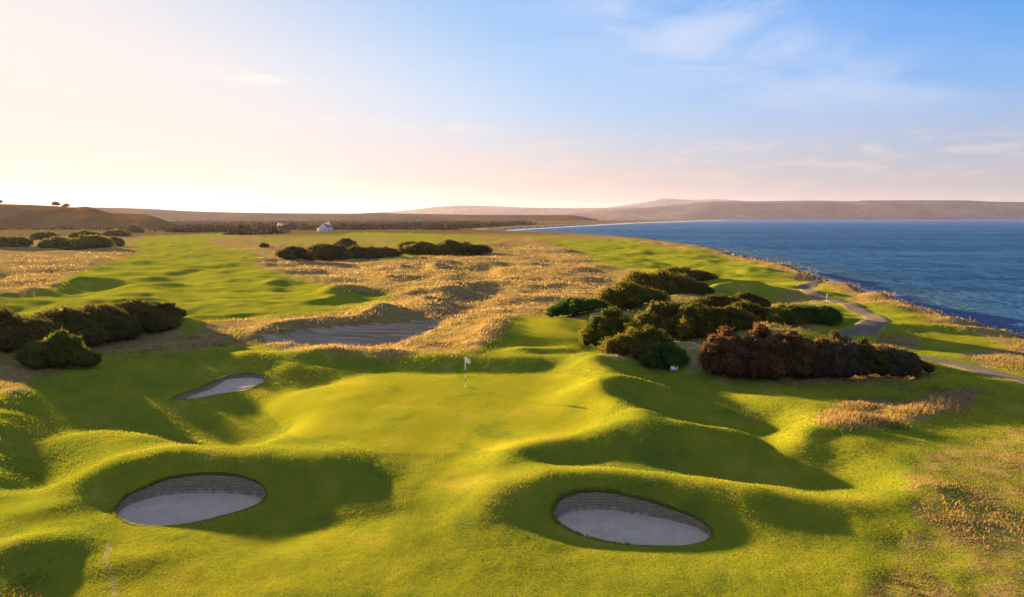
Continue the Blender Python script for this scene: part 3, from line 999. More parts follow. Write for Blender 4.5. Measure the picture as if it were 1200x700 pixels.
def foliage(W, D, H, kind, rng, leaf, cover=4.0, flat=0.75, lobes=None, core=True):
    """a crown of unequal lobes; leaves are spread through an outer shell, gaps stay open between lobes"""
    nl = lobes or int(np.clip(9 + W * D * 1.1, 10, 40))
    c = []
    for i in range(nl):
        a = rng.uniform(0, 2 * math.pi); q = math.sqrt(rng.uniform(0, 1)) * 0.80
        x = math.cos(a) * q * W / 2; y = math.sin(a) * q * D / 2
        top = H * (1 - 0.62 * q * q) * rng.uniform(0.66, 1.04)
        rr = rng.uniform(0.75, 1.25) * min(W, D, H * 1.7) * (0.23 if nl > 8 else 0.36)
        rz = min(rr * rng.uniform(0.7, 0.95), top * 0.6)
        c.append((x, y, top - rz, rr, rr * rng.uniform(.8, 1.15), rz))
        if top - 2 * rz > 0.1 * H:
            g = rng.uniform(1.0, 1.22); c.append((x * g + rng.normal(0, .08) * W, y * g, max(top * 0.40, rz * .6), rr * 1.25, rr * 1.2, top * 0.42))
    c = np.array(c)
    area = 4 * (c[:, 3] * c[:, 4] + c[:, 3] * c[:, 5] + c[:, 4] * c[:, 5])
    total = int(np.clip(area.sum() * cover / (leaf * leaf * 1.2), 300, 15000))
    k = rng.choice(len(c), total, p=area / area.sum())
    d = rng.normal(0, 1, (total, 3)); d /= np.linalg.norm(d, axis=1)[:, None]
    d[:, 2] = np.where(d[:, 2] < -0.35, -d[:, 2], d[:, 2])
    shell = 1.0 - np.abs(rng.normal(0, 0.10, total)); shell = np.where(rng.uniform(size=total) < 0.14, rng.uniform(1.0, 1.30, total), shell)
    P = c[k, :3] + d * c[k, 3:6] * shell[:, None]
    lump = fbm(P[:, 0] * 1.0 + P[:, 2], P[:, 1] + P[:, 2] * .7, max(0.5, W * .12), 2, int(rng.integers(1000)))
    P += d * (lump * 0.55 * min(1.2, H * .3))[:, None]
    ok = (P[:, 2] > 0.02)
    P = P[ok]; d = d[ok]; k = k[ok]; lump = lump[ok]
    sz = leaf * rng.uniform(0.6, 1.35, len(P))
    V, F = cards(P, d, sz, rng)
    # spiky shoots: some leaves are long and point outward
    sp = rng.uniform(size=len(P)) < 0.22
    ax = d + rng.normal(0, .45, d.shape) + np.array([0, 0, .35]); ax /= np.linalg.norm(ax, axis=1)[:, None]
    bx = np.cross(ax, rng.normal(0, 1, d.shape)); bx /= np.linalg.norm(bx, axis=1)[:, None]
    q = sz[:, None]
    S4 = np.stack([P - ax * q * .8, P - bx * q * .32, P + ax * q * 2.4, P + bx * q * .32], 1)
    V = np.where(np.repeat(sp, 4)[:, None], S4.reshape(-1, 3), V)
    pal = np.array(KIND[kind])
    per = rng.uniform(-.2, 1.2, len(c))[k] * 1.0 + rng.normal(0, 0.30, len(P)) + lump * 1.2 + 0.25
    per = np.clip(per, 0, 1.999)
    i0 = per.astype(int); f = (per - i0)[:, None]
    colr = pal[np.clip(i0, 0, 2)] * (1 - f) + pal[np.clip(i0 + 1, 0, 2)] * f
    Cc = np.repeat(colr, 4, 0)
    faces = [F]
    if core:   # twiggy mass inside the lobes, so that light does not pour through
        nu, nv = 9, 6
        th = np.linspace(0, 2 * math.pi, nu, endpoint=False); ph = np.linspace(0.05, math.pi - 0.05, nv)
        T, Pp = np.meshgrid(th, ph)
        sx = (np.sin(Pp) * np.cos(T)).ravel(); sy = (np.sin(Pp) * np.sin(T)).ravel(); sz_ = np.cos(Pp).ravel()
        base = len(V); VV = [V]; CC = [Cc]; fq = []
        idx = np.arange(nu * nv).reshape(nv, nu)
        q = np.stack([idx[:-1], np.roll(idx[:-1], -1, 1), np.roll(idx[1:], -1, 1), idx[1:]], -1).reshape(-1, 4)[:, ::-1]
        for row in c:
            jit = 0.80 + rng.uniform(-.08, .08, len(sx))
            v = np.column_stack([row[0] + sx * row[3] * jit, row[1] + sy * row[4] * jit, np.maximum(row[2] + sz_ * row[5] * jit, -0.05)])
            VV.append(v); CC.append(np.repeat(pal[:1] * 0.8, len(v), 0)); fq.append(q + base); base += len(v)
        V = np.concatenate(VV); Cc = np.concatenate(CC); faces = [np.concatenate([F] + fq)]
    return V, faces[0], Cc

def tube(pts, r0, r1, seg=6):
    pts = np.asarray(pts, float); n = len(pts)
    V = []; F = []
    T = np.gradient(pts, axis=0); T /= np.linalg.norm(T, axis=1)[:, None]
    for i in range(n):
        a = np.cross(T[i], (0.3, 1, 0.2)); a /= np.linalg.norm(a); b = np.cross(T[i], a)
        r = r0 + (r1 - r0) * i / (n - 1)
        for k in range(seg):
            g = 2 * math.pi * k / seg
            V.append(pts[i] + (a * math.cos(g) + b * math.sin(g)) * r)
    for i in range(n - 1):
        for k in range(seg):
            F.append((i * seg + k, i * seg + (k + 1) % seg, (i + 1) * seg + (k + 1) % seg, (i + 1) * seg + k))
    return np.array(V), np.array(F)

def join(parts):
    V = []; F = []; o = 0
    for v, f in parts:
        V.append(v); F.append(np.asarray(f) + o); o += len(v)
    return np.concatenate(V), np.concatenate(F)

NAMES = {'g': 'gorse_bush', 'e': 'gorse_bush', 'd': 'gorse_bush', 'o': 'gorse_bush', 'r': 'thorn_bush', 'b': 'thorn_bush'}
BUSH_LABEL = [
 'dark gorse bush starting the long hedge at the left photo edge',
 'dark gorse bush in the long left hedge, standing directly behind the low front bush',
 'dark gorse bush midway along the long left hedge, just beyond the front bush',
 'dark gorse bush near the far end of the left hedge, above pale dry grass',
 'small dark gorse bush that ends the left hedge, highest crest, beside the bright fairway',
 'low rounded gorse bush with sunlit yellow tips in front of the left hedge',
 '',
 'dense green gorse bush against the right side of the raised tee',
 'wide brownish green gorse bush on the slope below the tee corner',
 'small bright green rounded bush beside the white tee marker on the slope',
 'low spreading green bush at the edge of the golden dune grass, behind the tee',
 'olive gorse bush with sunlit left flank, behind the low spreading green bush',
 'large olive gorse bush in the middle of the rear bush row behind the tee',
 'dark gorse bush topping the rear bush row, nearest the far coastal fairway',
 'dark gorse bush on the shaded right flank of the rear bush row',
 'low olive gorse bush sunk in between the higher bushes of the rear row',
 'big olive gorse bush with sunlit left edge in the centre of the right thicket',
 'lumpy olive gorse bush in the right thicket, close beside the big sunlit one',
 'dark gorse bush in the right thicket, directly behind the reddish thorn bush',
 'dark gorse bush between the right thicket and the lone green bush by the path',
 'small dark rounded gorse bush at the rear right of the thicket, on pale shaded ground',
 'small dark gorse bush tucked behind the big olive bush of the right thicket',
 'lone broad green gorse bush left of the gravel path bend, sunlit on its left',
 'dark green gorse bush nearest the gravel path bend, right half of the pair there',
 'reddish brown thorn bush with rusty sunlit left end, first in the thorn row',
 'tallest reddish brown thorn bush, second in the thorn row on the right',
 'reddish thorn bush in the middle of the thorn row, with some green tips',
 'brown twiggy thorn bush right of the reddish ones in the thorn row',
 'dark green bush inside the thorn row with a taller green top beside the path',
 'brown thorn bush with bare pale twigs near the path end of the thorn row',
 'small dark bush that ends the thorn row beside the gravel path',
 'dark gorse bush at the left end of the long dark clump in the dunes',
 'dark gorse bush in the middle of the long dark clump in the dunes',
 'dark gorse bush at the right of the long dark clump in the dunes',
 'brownish bare twiggy bush rising above the long dark clump in the dunes',
 'small dark gorse bush tapering off the right tail of the long dune clump',
 'olive gorse bush at the left of the second dune clump, on a grassy knoll',
 'large green gorse bush in the middle of the second dune clump, its flank yellowish',
 'dark gorse bush at the right end of the second dune clump, near the coast',
 'small olive gorse bush trailing off left of the second dune clump',
 'single tiny dark bush alone in the dry grass left of the long dune clump',
 'dark gorse bush at the far left edge of the links, below the brown sea cliff',
 'green gorse bush second from the far left below the brown sea cliff',
 'broad green gorse bush largest of the group below the brown sea cliff',
 'low gorse bush at the right end of the group below the brown sea cliff',
 'low dark gorse bush behind the others, left at the foot of the sea cliff',
 'long low dark gorse bush in the back line below the brown sea cliff',
 'single dark round bush where the brown sea cliff meets the fairway',
 'low dark gorse strip just left of the single dark round bush by the sea cliff',
]
def plant_bush(i, b):
    x, y, W, H, D = bush_world(b)
    px, py, w, hh, kind = b
    rng = np.random.default_rng(100 + i)
    z = gz(x, y)
    # the base must show where the photo shows it: correct for the height of the ground
    for _ in range(6):
        gx, gy = ground(px, py, z)
        d = gy * cp + CAM_H * sp - z * sp
        W = w * d / FPX; H = hh * d / FPX; D = W * (0.42 if w > 30 else 0.5)
        if d > 150: D = min(D, 14.0)
        x, y = gx * (1 + D * .5 / gy), gy + D * 0.5
        z = 0.5 * z + 0.5 * gz(gx, gy)
    z = min(z, gz(x, y) )
    dist = math.hypot(x, y)
    leaf = max(0.085, dist * 0.00155)
    gr = (1.12, 1.2, 1.10) if dist < 130 else (1.02, 1.0, 0.92)
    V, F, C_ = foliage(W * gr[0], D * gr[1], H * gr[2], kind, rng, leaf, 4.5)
    nm = NAMES[kind]
    root = empty(nm, (x, y, z - 0.05), 0.0)
    tag(root, BUSH_LABEL[i], 'bush', {'g': 'gorse bushes', 'e': 'gorse bushes', 'd': 'gorse bushes', 'o': 'gorse bushes'}.get(kind, 'thorn bushes'))
    # keep the skirt of the bush on the sloping ground
    gzv = relief(V[:, 0] + x, V[:, 1] + y) - z
    V = V.copy(); V[:, 2] = V[:, 2] + np.clip(gzv, -1.2, 0.8) * np.clip(1 - V[:, 2] / max(H, .5), 0, 1)
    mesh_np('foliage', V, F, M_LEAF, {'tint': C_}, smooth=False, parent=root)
    if dist > 150:
        return
    st = []
    for k in range(7):
        a = rng.uniform(0, 6.28); q = rng.uniform(.1, .35)
        st.append(tube([(math.cos(a) * q * W * .4, math.sin(a) * q * D * .4, -0.25), (math.cos(a) * q * W * .6, math.sin(a) * q * D * .6, H * .35), (math.cos(a) * q * W, math.sin(a) * q * D, H * .75)], 0.05, 0.015, 5))
    v, f = join(st)
    mesh_np('stems', v, f, M_STEM, parent=root)
for i, b in enumerate(BUSH):
    if BUSH_LABEL[i]:
        plant_bush(i, b)

# ---- lone trees on the sea cliff
def plant_tree(px, py, w, hh, dist, label, kind='b', seed=1, sway=0.0):
    rng = np.random.default_rng(seed)
    # foot of the tree on the cliff skyline
    X = (px - 600) / FPX * (dist * cp + CAM_H * sp)
    tanel = -(math.sin(PITCH) - (350 - py) / FPX * math.cos(PITCH)) / (math.cos(PITCH) + (350 - py) / FPX * math.sin(PITCH))
    Z = CAM_H + tanel * dist - 1.8
    W = w * dist / FPX; H = hh * dist / FPX + 1.8
    root = empty('tree', (X, dist, Z)); tag(root, label, 'tree', 'trees on the sea cliff')
    V, F, C_ = foliage(W, W * .9, H * .72, kind, rng, 0.45, 2.2, lobes=7, core=False)
    V[:, 2] += H * .26
    mesh_np('crown', V, F, M_LEAF, {'tint': C_}, smooth=False, parent=root)
    parts = [tube([(0, 0, -1.0), (0.1, 0, H * .3), (0.25, 0.1, H * .62)], 0.28, 0.12, 7)]
    for k in range(5):
        a = rng.uniform(0, 6.28)
        parts.append(tube([(0.1, 0, H * .3), (math.cos(a) * W * .16, math.sin(a) * W * .16, H * .52), (math.cos(a) * W * .32, math.sin(a) * W * .3, H * .74)], 0.11, 0.03, 5))
    v, f = join(parts)
    mesh_np('trunk', v, f, M_STEM, parent=root)
plant_tree(1.5, 239.2, 6, 6, 900, 'small tree at the left photo edge on top of the brown sea cliff', seed=21)
plant_tree(69, 241.8, 8.5, 6.2, 900, 'rounded lone tree, taller of the pair on the sea cliff skyline', seed=22)
plant_tree(79.5, 242.6, 6.5, 4, 900, 'low ragged tree right of the rounded one on the sea cliff skyline', seed=23)

# ---- the scrub and woodland that stretches to the horizon: one mass
def build_woodland():
    rng = np.random.default_rng(77)
    sel = []
    n = 9000
    d = np.exp(rng.uniform(math.log(440), math.log(3200), n * 5))
    a = rng.uniform(-46, 1.5, n * 5)
    x = d * np.tan(np.radians(a)); y = d
    px, py = project(x, y, 0 * x + 1.0)
    cd = coast_dist(x, y)
    den = sstep(-0.20, 0.06, fbm(x, y * 0.4, 170.0, 3, 133)) * sstep(30, 60, cd)
    den = np.where(py > 268.5, den * ((px < 345) & (px > 165)) * (py < 272.5 + 7 * fbm(x, y * .6, 40.0, 2, 139)), den)
    den = np.where((py > 267) & (px > 480), den * .25, den)
    den = np.where((px > 316) & (px < 354) & (d < 800), 0, den)
    den = np.where((px > 366) & (px < 394) & (d < 690), 0, den)
    den = np.where((px < 150) & (d > 760), 0, den)
    den = np.where((px < 200) & (d < 700), 0, den)
    keep = rng.uniform(size=len(d)) < den
    x = x[keep][:n]; y = y[keep][:n]; d = d[keep][:n]
    z = relief(x, y)
    big = np.exp(rng.normal(-0.05, 0.42, len(x))) * np.where(d > 1300, 1.35, 1.0)
    per = 38
    cx = np.repeat(x, per) + rng.normal(0, 1, len(x) * per) * np.repeat(big * 3.4, per)
    cy = np.repeat(y, per) + rng.normal(0, 1, len(x) * per) * np.repeat(big * 3.0, per)
    cz = np.repeat(z, per) + np.abs(rng.normal(0, 1, len(x) * per)) * np.repeat(np.minimum(big, 1.5) * 1.25, per)
    P = np.stack([cx, cy, cz], 1)
    N_ = rng.normal(0, 1, P.shape); N_[:, 2] = np.abs(N_[:, 2]); N_ /= np.linalg.norm(N_, axis=1)[:, None]
    V, F = cards(P, N_, np.repeat(big, per) * rng.uniform(.6, 1.4, len(P)) * 0.62, rng, 0.8, .6)
    pal = np.array([(0.028, 0.019, 0.006), (0.036, 0.024, 0.007), (0.050, 0.030, 0.010), (0.040, 0.031, 0.009)])
    C_ = pal[rng.integers(0, 4, len(x))]
    C_ = np.repeat(np.repeat(C_, per, 0) * rng.uniform(.8, 1.2, (len(P), 1)), 4, 0)
    o = mesh_np('woodland', V, F, M_SCRUB, {'tint': C_}, smooth=False)
    tag(o, 'brown scrub and woodland stretching behind the links to the horizon', 'woodland', kind='stuff')
build_woodland()
# ================================================================ long grass
M_BLADE = leaf_material('dry_grass_blades', trans=0.45, rough=0.6)
def blades(x, y, z, h, w, rng, lean, col):
    """one tapering blade per point, bent over by the wind"""
    n = len(x)
    a = rng.uniform(0, 2 * math.pi, n)
    ca, sa = np.cos(a) * w, np.sin(a) * w
    la = rng.normal(0.35, 0.9, n)
    lx, ly = np.cos(la) * lean * h, np.sin(la) * lean * h
    base = np.stack([x, y, z - 0.04], 1)
    r = np.stack([ca, sa, 0 * h], 1)
    mid = base + np.stack([lx * .35, ly * .35, h * .62], 1)
    tip = base + np.stack([lx, ly, h * .98], 1)
    V = np.stack([base - r, base + r, mid + r * .75, mid - r * .75, tip], 1).reshape(-1, 3)
    i = np.arange(n) * 5
    Q = np.stack([i, i + 1, i + 2, i + 3], 1); T = np.stack([i + 3, i + 2, i + 4], 1)
    return V, Q, T, np.repeat(col, 5, 0)

def build_long_grass():
    rng = np.random.default_rng(5)
    x, y, z, rough, bare, fine, beach, heath, cd, shp, inside = GD
    r = np.hypot(x, y)
    px, py = project(x, y, z)
    rg = np.maximum(rough - bare, 0) ** 0.6
    p = np.where((px > -60) & (px < 1260) & (py < 730) & (r < 300) & (y > 0) & (beach < .3) & (cd > 4.0), rg, 0)
    p = p * (0.10 + 1.3 * sstep(-0.12, 0.22, fbm(x, y, 1.5, 3, 301)) * (0.5 + 0.8 * sstep(-0.2, 0.2, fbm(x, y, 7.0, 3, 303))))
    p = np.where(rng.uniform(size=len(p)) < p * 0.75, 1, 0)
    idx = np.nonzero(p)[0]
    off = np.full(len(idx), 9.0)
    cand = np.nonzero((x[idx] > 15) & (y[idx] > 30) & (y[idx] < 200))[0]
    for c0 in range(0, len(cand), 4000):
        cc = idx[cand[c0:c0 + 4000]]
        off[cand[c0:c0 + 4000]] = np.sqrt(((x[cc][:, None] - PATH_LINE[None, :, 0]) ** 2 + (y[cc][:, None] - PATH_LINE[None, :, 1]) ** 2).min(1))
    idx = idx[off > 1.75]
    per = 4
    idx = np.repeat(idx, per)
    d = r[idx]
    sp_ = 0.0014 * d + d * d * 0.00006
    X = x[idx] + rng.normal(0, 1, len(idx)) * sp_; Y = y[idx] + rng.normal(0, 1, len(idx)) * sp_
    Z = z[idx]
    lush = fbm(X, Y, 3.2, 3, 311)
    h = (0.10 + 0.42 * np.clip(lush + .25, 0, 1) + 0.25 * np.clip(fbm(X, Y, 11.0, 2, 313), 0, 1)) * rng.uniform(0.6, 1.3, len(idx)) * (0.55 + 0.5 * rough[idx])
    h = h * np.where((px[idx] > 900) & (py[idx] > 505), .62, 1.0)
    h = h * np.where((px[idx] > 940) & (px[idx] < 1170) & (py[idx] > 452) & (py[idx] < 505), 1.5, 1.0)
    w = np.maximum(0.012, d * 0.00042) * rng.uniform(.7, 1.4, len(idx))
    pal = np.array([(0.33, 0.225, 0.105), (0.27, 0.175, 0.075), (0.21, 0.140, 0.052), (0.16, 0.135, 0.030), (0.12, 0.125, 0.018)])
    pick = np.clip(1.7 + 4.0 * fbm(X, Y, 3.0, 3, 317) + 4.0 * fbm(X, Y, 13.0, 3, 319) + rng.normal(0, .8, len(idx)) + (1 - rough[idx]) * 2.2, 0, 4).astype(int)
    col = pal[pick] * rng.uniform(.8, 1.2, (len(idx), 1))
    V, Q, T, C_ = blades(X, Y, Z, h, w, rng, 0.55, col)
    o = mesh_np('long_grass', V, [Q, T], M_BLADE, {'tint': C_}, smooth=False)
    tag(o, 'tufted straw coloured dune grass growing between the fairways', 'grass', kind='stuff')
    print('long grass', len(idx))
build_long_grass()

def build_turf():
    """the short mown grass nearest the camera"""
    rng = np.random.default_rng(6)
    x, y, z, rough, bare, fine, beach, heath, cd, shp, inside = GD
    r = np.hypot(x, y)
    px, py = project(x, y, z)
    inside_strict = np.zeros(len(x), bool)
    for ol in BUNKERS:
        c = ol.mean(0); inside_strict |= in_poly(x, y, c + (ol - c) * 0.985)
    ok = (px > -40) & (px < 1240) & (py < 725) & (r < 75) & (y > 0) & (rough < .6) & ~inside_strict
    idx = np.nonzero(ok)[0]
    idx = idx[rng.uniform(size=len(idx)) < TURF_DENS]
    idx = np.repeat(idx, 2)
    d = r[idx]
    X = x[idx] + rng.normal(0, 1, len(idx)) * (0.0012 * d); Y = y[idx] + rng.normal(0, 1, len(idx)) * (d * d * 0.00006)
    pal = np.array([(0.135, 0.165, 0.012), (0.180, 0.198, 0.013), (0.240, 0.228, 0.016), (0.32, 0.265, 0.032)])
    pick = np.clip(1.15 + 5.0 * fbm(X, Y, 2.6, 4, 417) + 5.0 * fbm(X, Y, 11.0, 3, 419) + rng.normal(0, .45, len(idx)), 0, 3).astype(int)
    col = pal[pick] * rng.uniform(.88, 1.12, (len(idx), 1))
    h = (0.020 + 0.0006 * d) * rng.uniform(.6, 1.4, len(idx)) * (1 - .45 * fine[idx])
    w = np.maximum(0.010, d * 0.00050) * rng.uniform(.7, 1.4, len(idx))
    # shaggy fringe along the bunker rims
    fx = []; fy = []; fz = []
    for ol in BUNKERS:
        n = len(ol); k = rng.integers(0, n, n * 18)
        q = ol[k] + (np.roll(ol, -1, 0)[k] - ol[k]) * rng.uniform(size=(len(k), 1))
        c = ol.mean(0); dv = q - c; dv /= np.hypot(*dv.T)[:, None]
        q = q + dv * rng.uniform(-.02, .09, (len(k), 1))
        keep = fbm(q[:, 0], q[:, 1], .7, 3, 431) + rng.uniform(-.25, .25, len(k)) > -.05
        q = q[keep]
        fx.append(q[:, 0]); fy.append(q[:, 1]); fz.append(relief(q[:, 0], q[:, 1]) + .03)
    fx = np.concatenate(fx); fy = np.concatenate(fy); fz = np.concatenate(fz); m_ = len(fx)
    fp = np.array([(0.19, 0.21, 0.02), (0.26, 0.24, 0.025), (0.34, 0.26, 0.08)])
    X = np.concatenate([X, fx]); Y = np.concatenate([Y, fy]); Zb = np.concatenate([z[idx] + 0.02, fz])
    h = np.concatenate([h, rng.uniform(.03, .085, m_)]); w = np.concatenate([w, rng.uniform(.010, .022, m_)])
    col = np.concatenate([col, fp[rng.integers(0, 3, m_)] * rng.uniform(.7, 1.2, (m_, 1))])
    V, Q, T, C_ = blades(X, Y, Zb, h, w, rng, 0.5, col)
    o = mesh_np('short_grass', V, [Q, T], M_BLADE, {'tint': C_}, smooth=False)
    tag(o, 'short mown yellow green turf of the green and its surrounds', 'grass', kind='stuff')
    print('turf', len(idx))
TURF_DENS = 0.8
build_turf()
# ================================================================ things on the course
M_WHITE = simple_mat('white_paint', (0.78, 0.78, 0.78), 0.55, 0.04)
M_BLACK = simple_mat('black_paint', (0.03, 0.03, 0.035), 0.5, 0.1)
M_SLATE = simple_mat('slate_roof', (0.17, 0.14, 0.13), 0.8, 0.25, 1.5)
M_DARKROOF = simple_mat('dark_roof', (0.045, 0.035, 0.03), 0.85, 0.3, 1.0)
M_BRICK = simple_mat('dark_harling', (0.11, 0.085, 0.065), 0.9, 0.2, 1.0)
M_GLASS = simple_mat('window_glass', (0.03, 0.035, 0.045), 0.15, 0.1, spec=0.5)

def box(cx, cy, z0, sx, sy, sz):
    v = np.array([(x, y, z) for z in (z0, z0 + sz) for x, y in ((-1, -1), (1, -1), (1, 1), (-1, 1))], float)
    v[:, 0] = v[:, 0] * sx / 2 + cx; v[:, 1] = v[:, 1] * sy / 2 + cy
    f = np.array([(0, 3, 2, 1), (4, 5, 6, 7), (0, 1, 5, 4), (1, 2, 6, 5), (2, 3, 7, 6), (3, 0, 4, 7)])
    return v, f

def flagstick():
    x, y, z = onto(545.5, 453.5)
    root = empty('flagstick', (x, y, z), math.radians(-38))
    tag(root, 'white golf flag on a striped pole standing in the middle of the green', 'golf flag')
    segs = [(0.0, .34, 0), (.34, .66, 1), (.66, 1.0, 0), (1.0, 1.3, 1), (1.3, 2.28, 0)]
    for a, b, k in segs:
        v, f = tube([(0, 0, a - (.12 if a == 0 else 0)), (0, 0, (a + b) / 2), (0, 0, b)], 0.022, 0.022, 10)
        mesh_np('pole_band', v, f, M_BLACK if k else M_WHITE, parent=root)
    # cloth
    nx, nz = 16, 9
    V = []
    for j in range(nz):
        for i in range(nx):
            u = i / (nx - 1); v_ = j / (nz - 1)
            V.append((0.022 + u * 0.40, 0.055 * math.sin(u * 7 + v_ * 1.5) * u + .03 * u, 2.26 - v_ * 0.42 * (1 - 0.12 * u) - 0.12 * u * u - 0.02 * u))
    V = np.array(V); Vb = V + np.array([0, 0.004, 0])
    idx = np.arange(nx * nz).reshape(nz, nx)
    q = np.stack([idx[:-1, :-1], idx[1:, :-1], idx[1:, 1:], idx[:-1, 1:]], -1).reshape(-1, 4)
    n = nx * nz
    mesh_np('flag', np.concatenate([V, Vb]), np.concatenate([q, q[:, ::-1] + n]), M_WHITE, parent=root)
    ring = []
    for k in range(20):
        a = 2 * math.pi * k / 20
        ring.append((math.cos(a), math.sin(a)))
    ring = np.array(ring)
    V = np.concatenate([np.column_stack([ring * .060, np.full(20, .035)]), np.column_stack([ring * .050, np.full(20, .035)]), np.column_stack([ring * .050, np.full(20, -.1)])])
    i = np.arange(20); j = (i + 1) % 20
    mesh_np('cup_rim', V, np.concatenate([np.stack([i, j, 20 + j, 20 + i], 1), np.stack([20 + i, 20 + j, 40 + j, 40 + i], 1)]), M_WHITE, parent=root)
flagstick()

def marker(px, py, label, name='tee_marker', s=1.0):
    x, y, z = onto(px, py)
    root = empty(name, (x, y, z), 0.4)
    tag(root, label, 'marker')
    v, f = join([box(0, 0, 0.02, .62 * s, .16 * s, .34 * s), box(0, 0, .34 * s + .02, .56 * s, .12 * s, .04 * s)])
    mesh_np('board', v, f, M_WHITE, parent=root)
    for q in (-.2, .2):
        v, f = box(q * s, 0, -.1, .05, .05, .12)
        mesh_np('foot', v, f, M_BLACK, parent=root)
marker(790, 434.5, 'small white marker board on the grass beside the bright green bush')

def post(px, py, label, h=1.0):
    x, y, z = onto(px, py)
    root = empty('marker_post', (x, y, z)); tag(root, label, 'post')
    v, f = tube([(0, 0, -.2), (0, 0, h * .5), (0, 0, h)], 0.06, 0.055, 8)
    mesh_np('shaft', v, f, simple_mat('weathered_timber', (0.30, 0.25, 0.18)), parent=root)
    v, f = tube([(0, 0, h), (0, 0, h + .05), (0, 0, h + .10)], 0.075, 0.02, 8)
    mesh_np('cap', v, f, M_WHITE, parent=root)
post(969, 354, 'slim timber marker post beside the gravel path near its bend', 1.1)
def drain(px, py):
    x, y, z = onto(px, py)
    root = empty('sprinkler_head', (x, y, z + 0.02)); tag(root, 'small dark sprinkler head sunk in the foreground turf between the two bunkers', 'sprinkler')
    v, f = tube([(0, 0, -.1), (0, 0, 0.02), (0, 0, .05)], 0.065, 0.06, 14)
    mesh_np('collar', v, f, M_BLACK, parent=root)
    v, f = tube([(0, 0, 0.03), (0, 0, .05), (0, 0, .06)], 0.05, 0.02, 14)
    mesh_np('lid', v, f, M_BLACK, parent=root)
drain(471.5, 665.5)

# ---- cottage and long barn beyond the links
def gable_block(L, W, eave, apex, z0=-1.0):
    """walls of a house: ridge along y, gables face -y and +y"""
    v = np.array([(-W/2, -L/2, z0), (W/2, -L/2, z0), (W/2, -L/2, eave), (0, -L/2, apex), (-W/2, -L/2, eave),
                  (-W/2, L/2, z0), (W/2, L/2, z0), (W/2, L/2, eave), (0, L/2, apex), (-W/2, L/2, eave)], float)
    f5 = np.array([(0, 1, 2, 3, 4), (9, 8, 7, 6, 5)]); f4 = np.array([(1, 6, 7, 2), (5, 0, 4, 9), (0, 5, 6, 1)])
    return v, f5, f4

def roof_slabs(L, W, eave, apex, over=0.3, th=0.18):
    out = []
    for s in (-1, 1):
        a = np.array([0, apex + .02]); b = np.array([s * (W / 2 + over), eave - over * (apex - eave) / (W / 2) + .02])
        v = np.array([(a[0], -L/2 - over*.3, a[1]), (a[0], L/2 + over*.3, a[1]), (b[0], L/2 + over*.3, b[1]), (b[0], -L/2 - over*.3, b[1])])
        w = v + np.array([0, 0, th])
        V = np.concatenate([v, w])
        f = np.array([(0, 1, 2, 3), (7, 6, 5, 4), (0, 4, 5, 1), (1, 5, 6, 2), (2, 6, 7, 3), (3, 7, 4, 0)])
        out.append((V, f))
    return join(out)

def window(parent, x, y, z, w, h, rot=0.0):
    fr = [box(0, 0, 0, w + .16, .10, .09), box(0, 0, h - .0, w + .16, .10, .09), box(-w/2 - .03, 0, .09, .09, .10, h - .09), box(w/2 + .03, 0, .09, .09, .10, h - .09), box(0, 0, .09, .05, .07, h - .09)]
    v, f = join(fr)
    o = mesh_np('window', v, f, M_WHITE, parent=parent); o.location = (x, y, z); o.rotation_euler = (0, 0, rot)
    v, f = box(0, 0.01, .08, w, .03, h - .07)
    mesh_np('pane', v, f, M_GLASS, parent=o)

def cottage():
    D = 640.0
    x, y = (382.3 - 600) / FPX * (D * cp + CAM_H * sp), D
    z = min(gz(x, y), gz(x - 4, y), 1.0)
    root = empty('white_cottage', (x, y, z), math.radians(-12))
    tag(root, 'white gabled cottage with a low lean-to standing alone behind the links', 'cottage')
    v, f5, f4 = gable_block(12, 7.6, 4.6, 8.4)
    mesh_np('wall', v, [f5, f4], M_WHITE, smooth=False, parent=root)
    v, f = roof_slabs(12, 7.6, 4.6, 8.4)
    rf = mesh_np('roof', v, f, M_SLATE, smooth=False, parent=root)
    v, f = join([box(0, 5.2, 7.6, 1.3, .8, 2.0), box(-.3, 5.2, 9.6, .3, .3, .5), box(.3, 5.2, 9.6, .3, .3, .5)])
    mesh_np('chimney', v, f, M_WHITE, smooth=False, parent=rf)
    v, f = box(-5.2, -1.6, -1.0, 2.8, 6.0, 4.4)
    mesh_np('lean_to', v, f, M_WHITE, smooth=False, parent=root)
    v = np.array([(-6.8, -4.8, 3.35), (-3.82, -4.8, 4.3), (-3.82, 1.6, 4.3), (-6.8, 1.6, 3.35)], float)
    v = np.concatenate([v, v + np.array([0, 0, .15])])
    f = np.array([(3, 2, 1, 0), (4, 5, 6, 7), (0, 1, 5, 4), (1, 2, 6, 5), (2, 3, 7, 6), (3, 0, 4, 7)])
    mesh_np('lean_to_roof', v, f, M_WHITE, smooth=False, parent=root)
cottage()

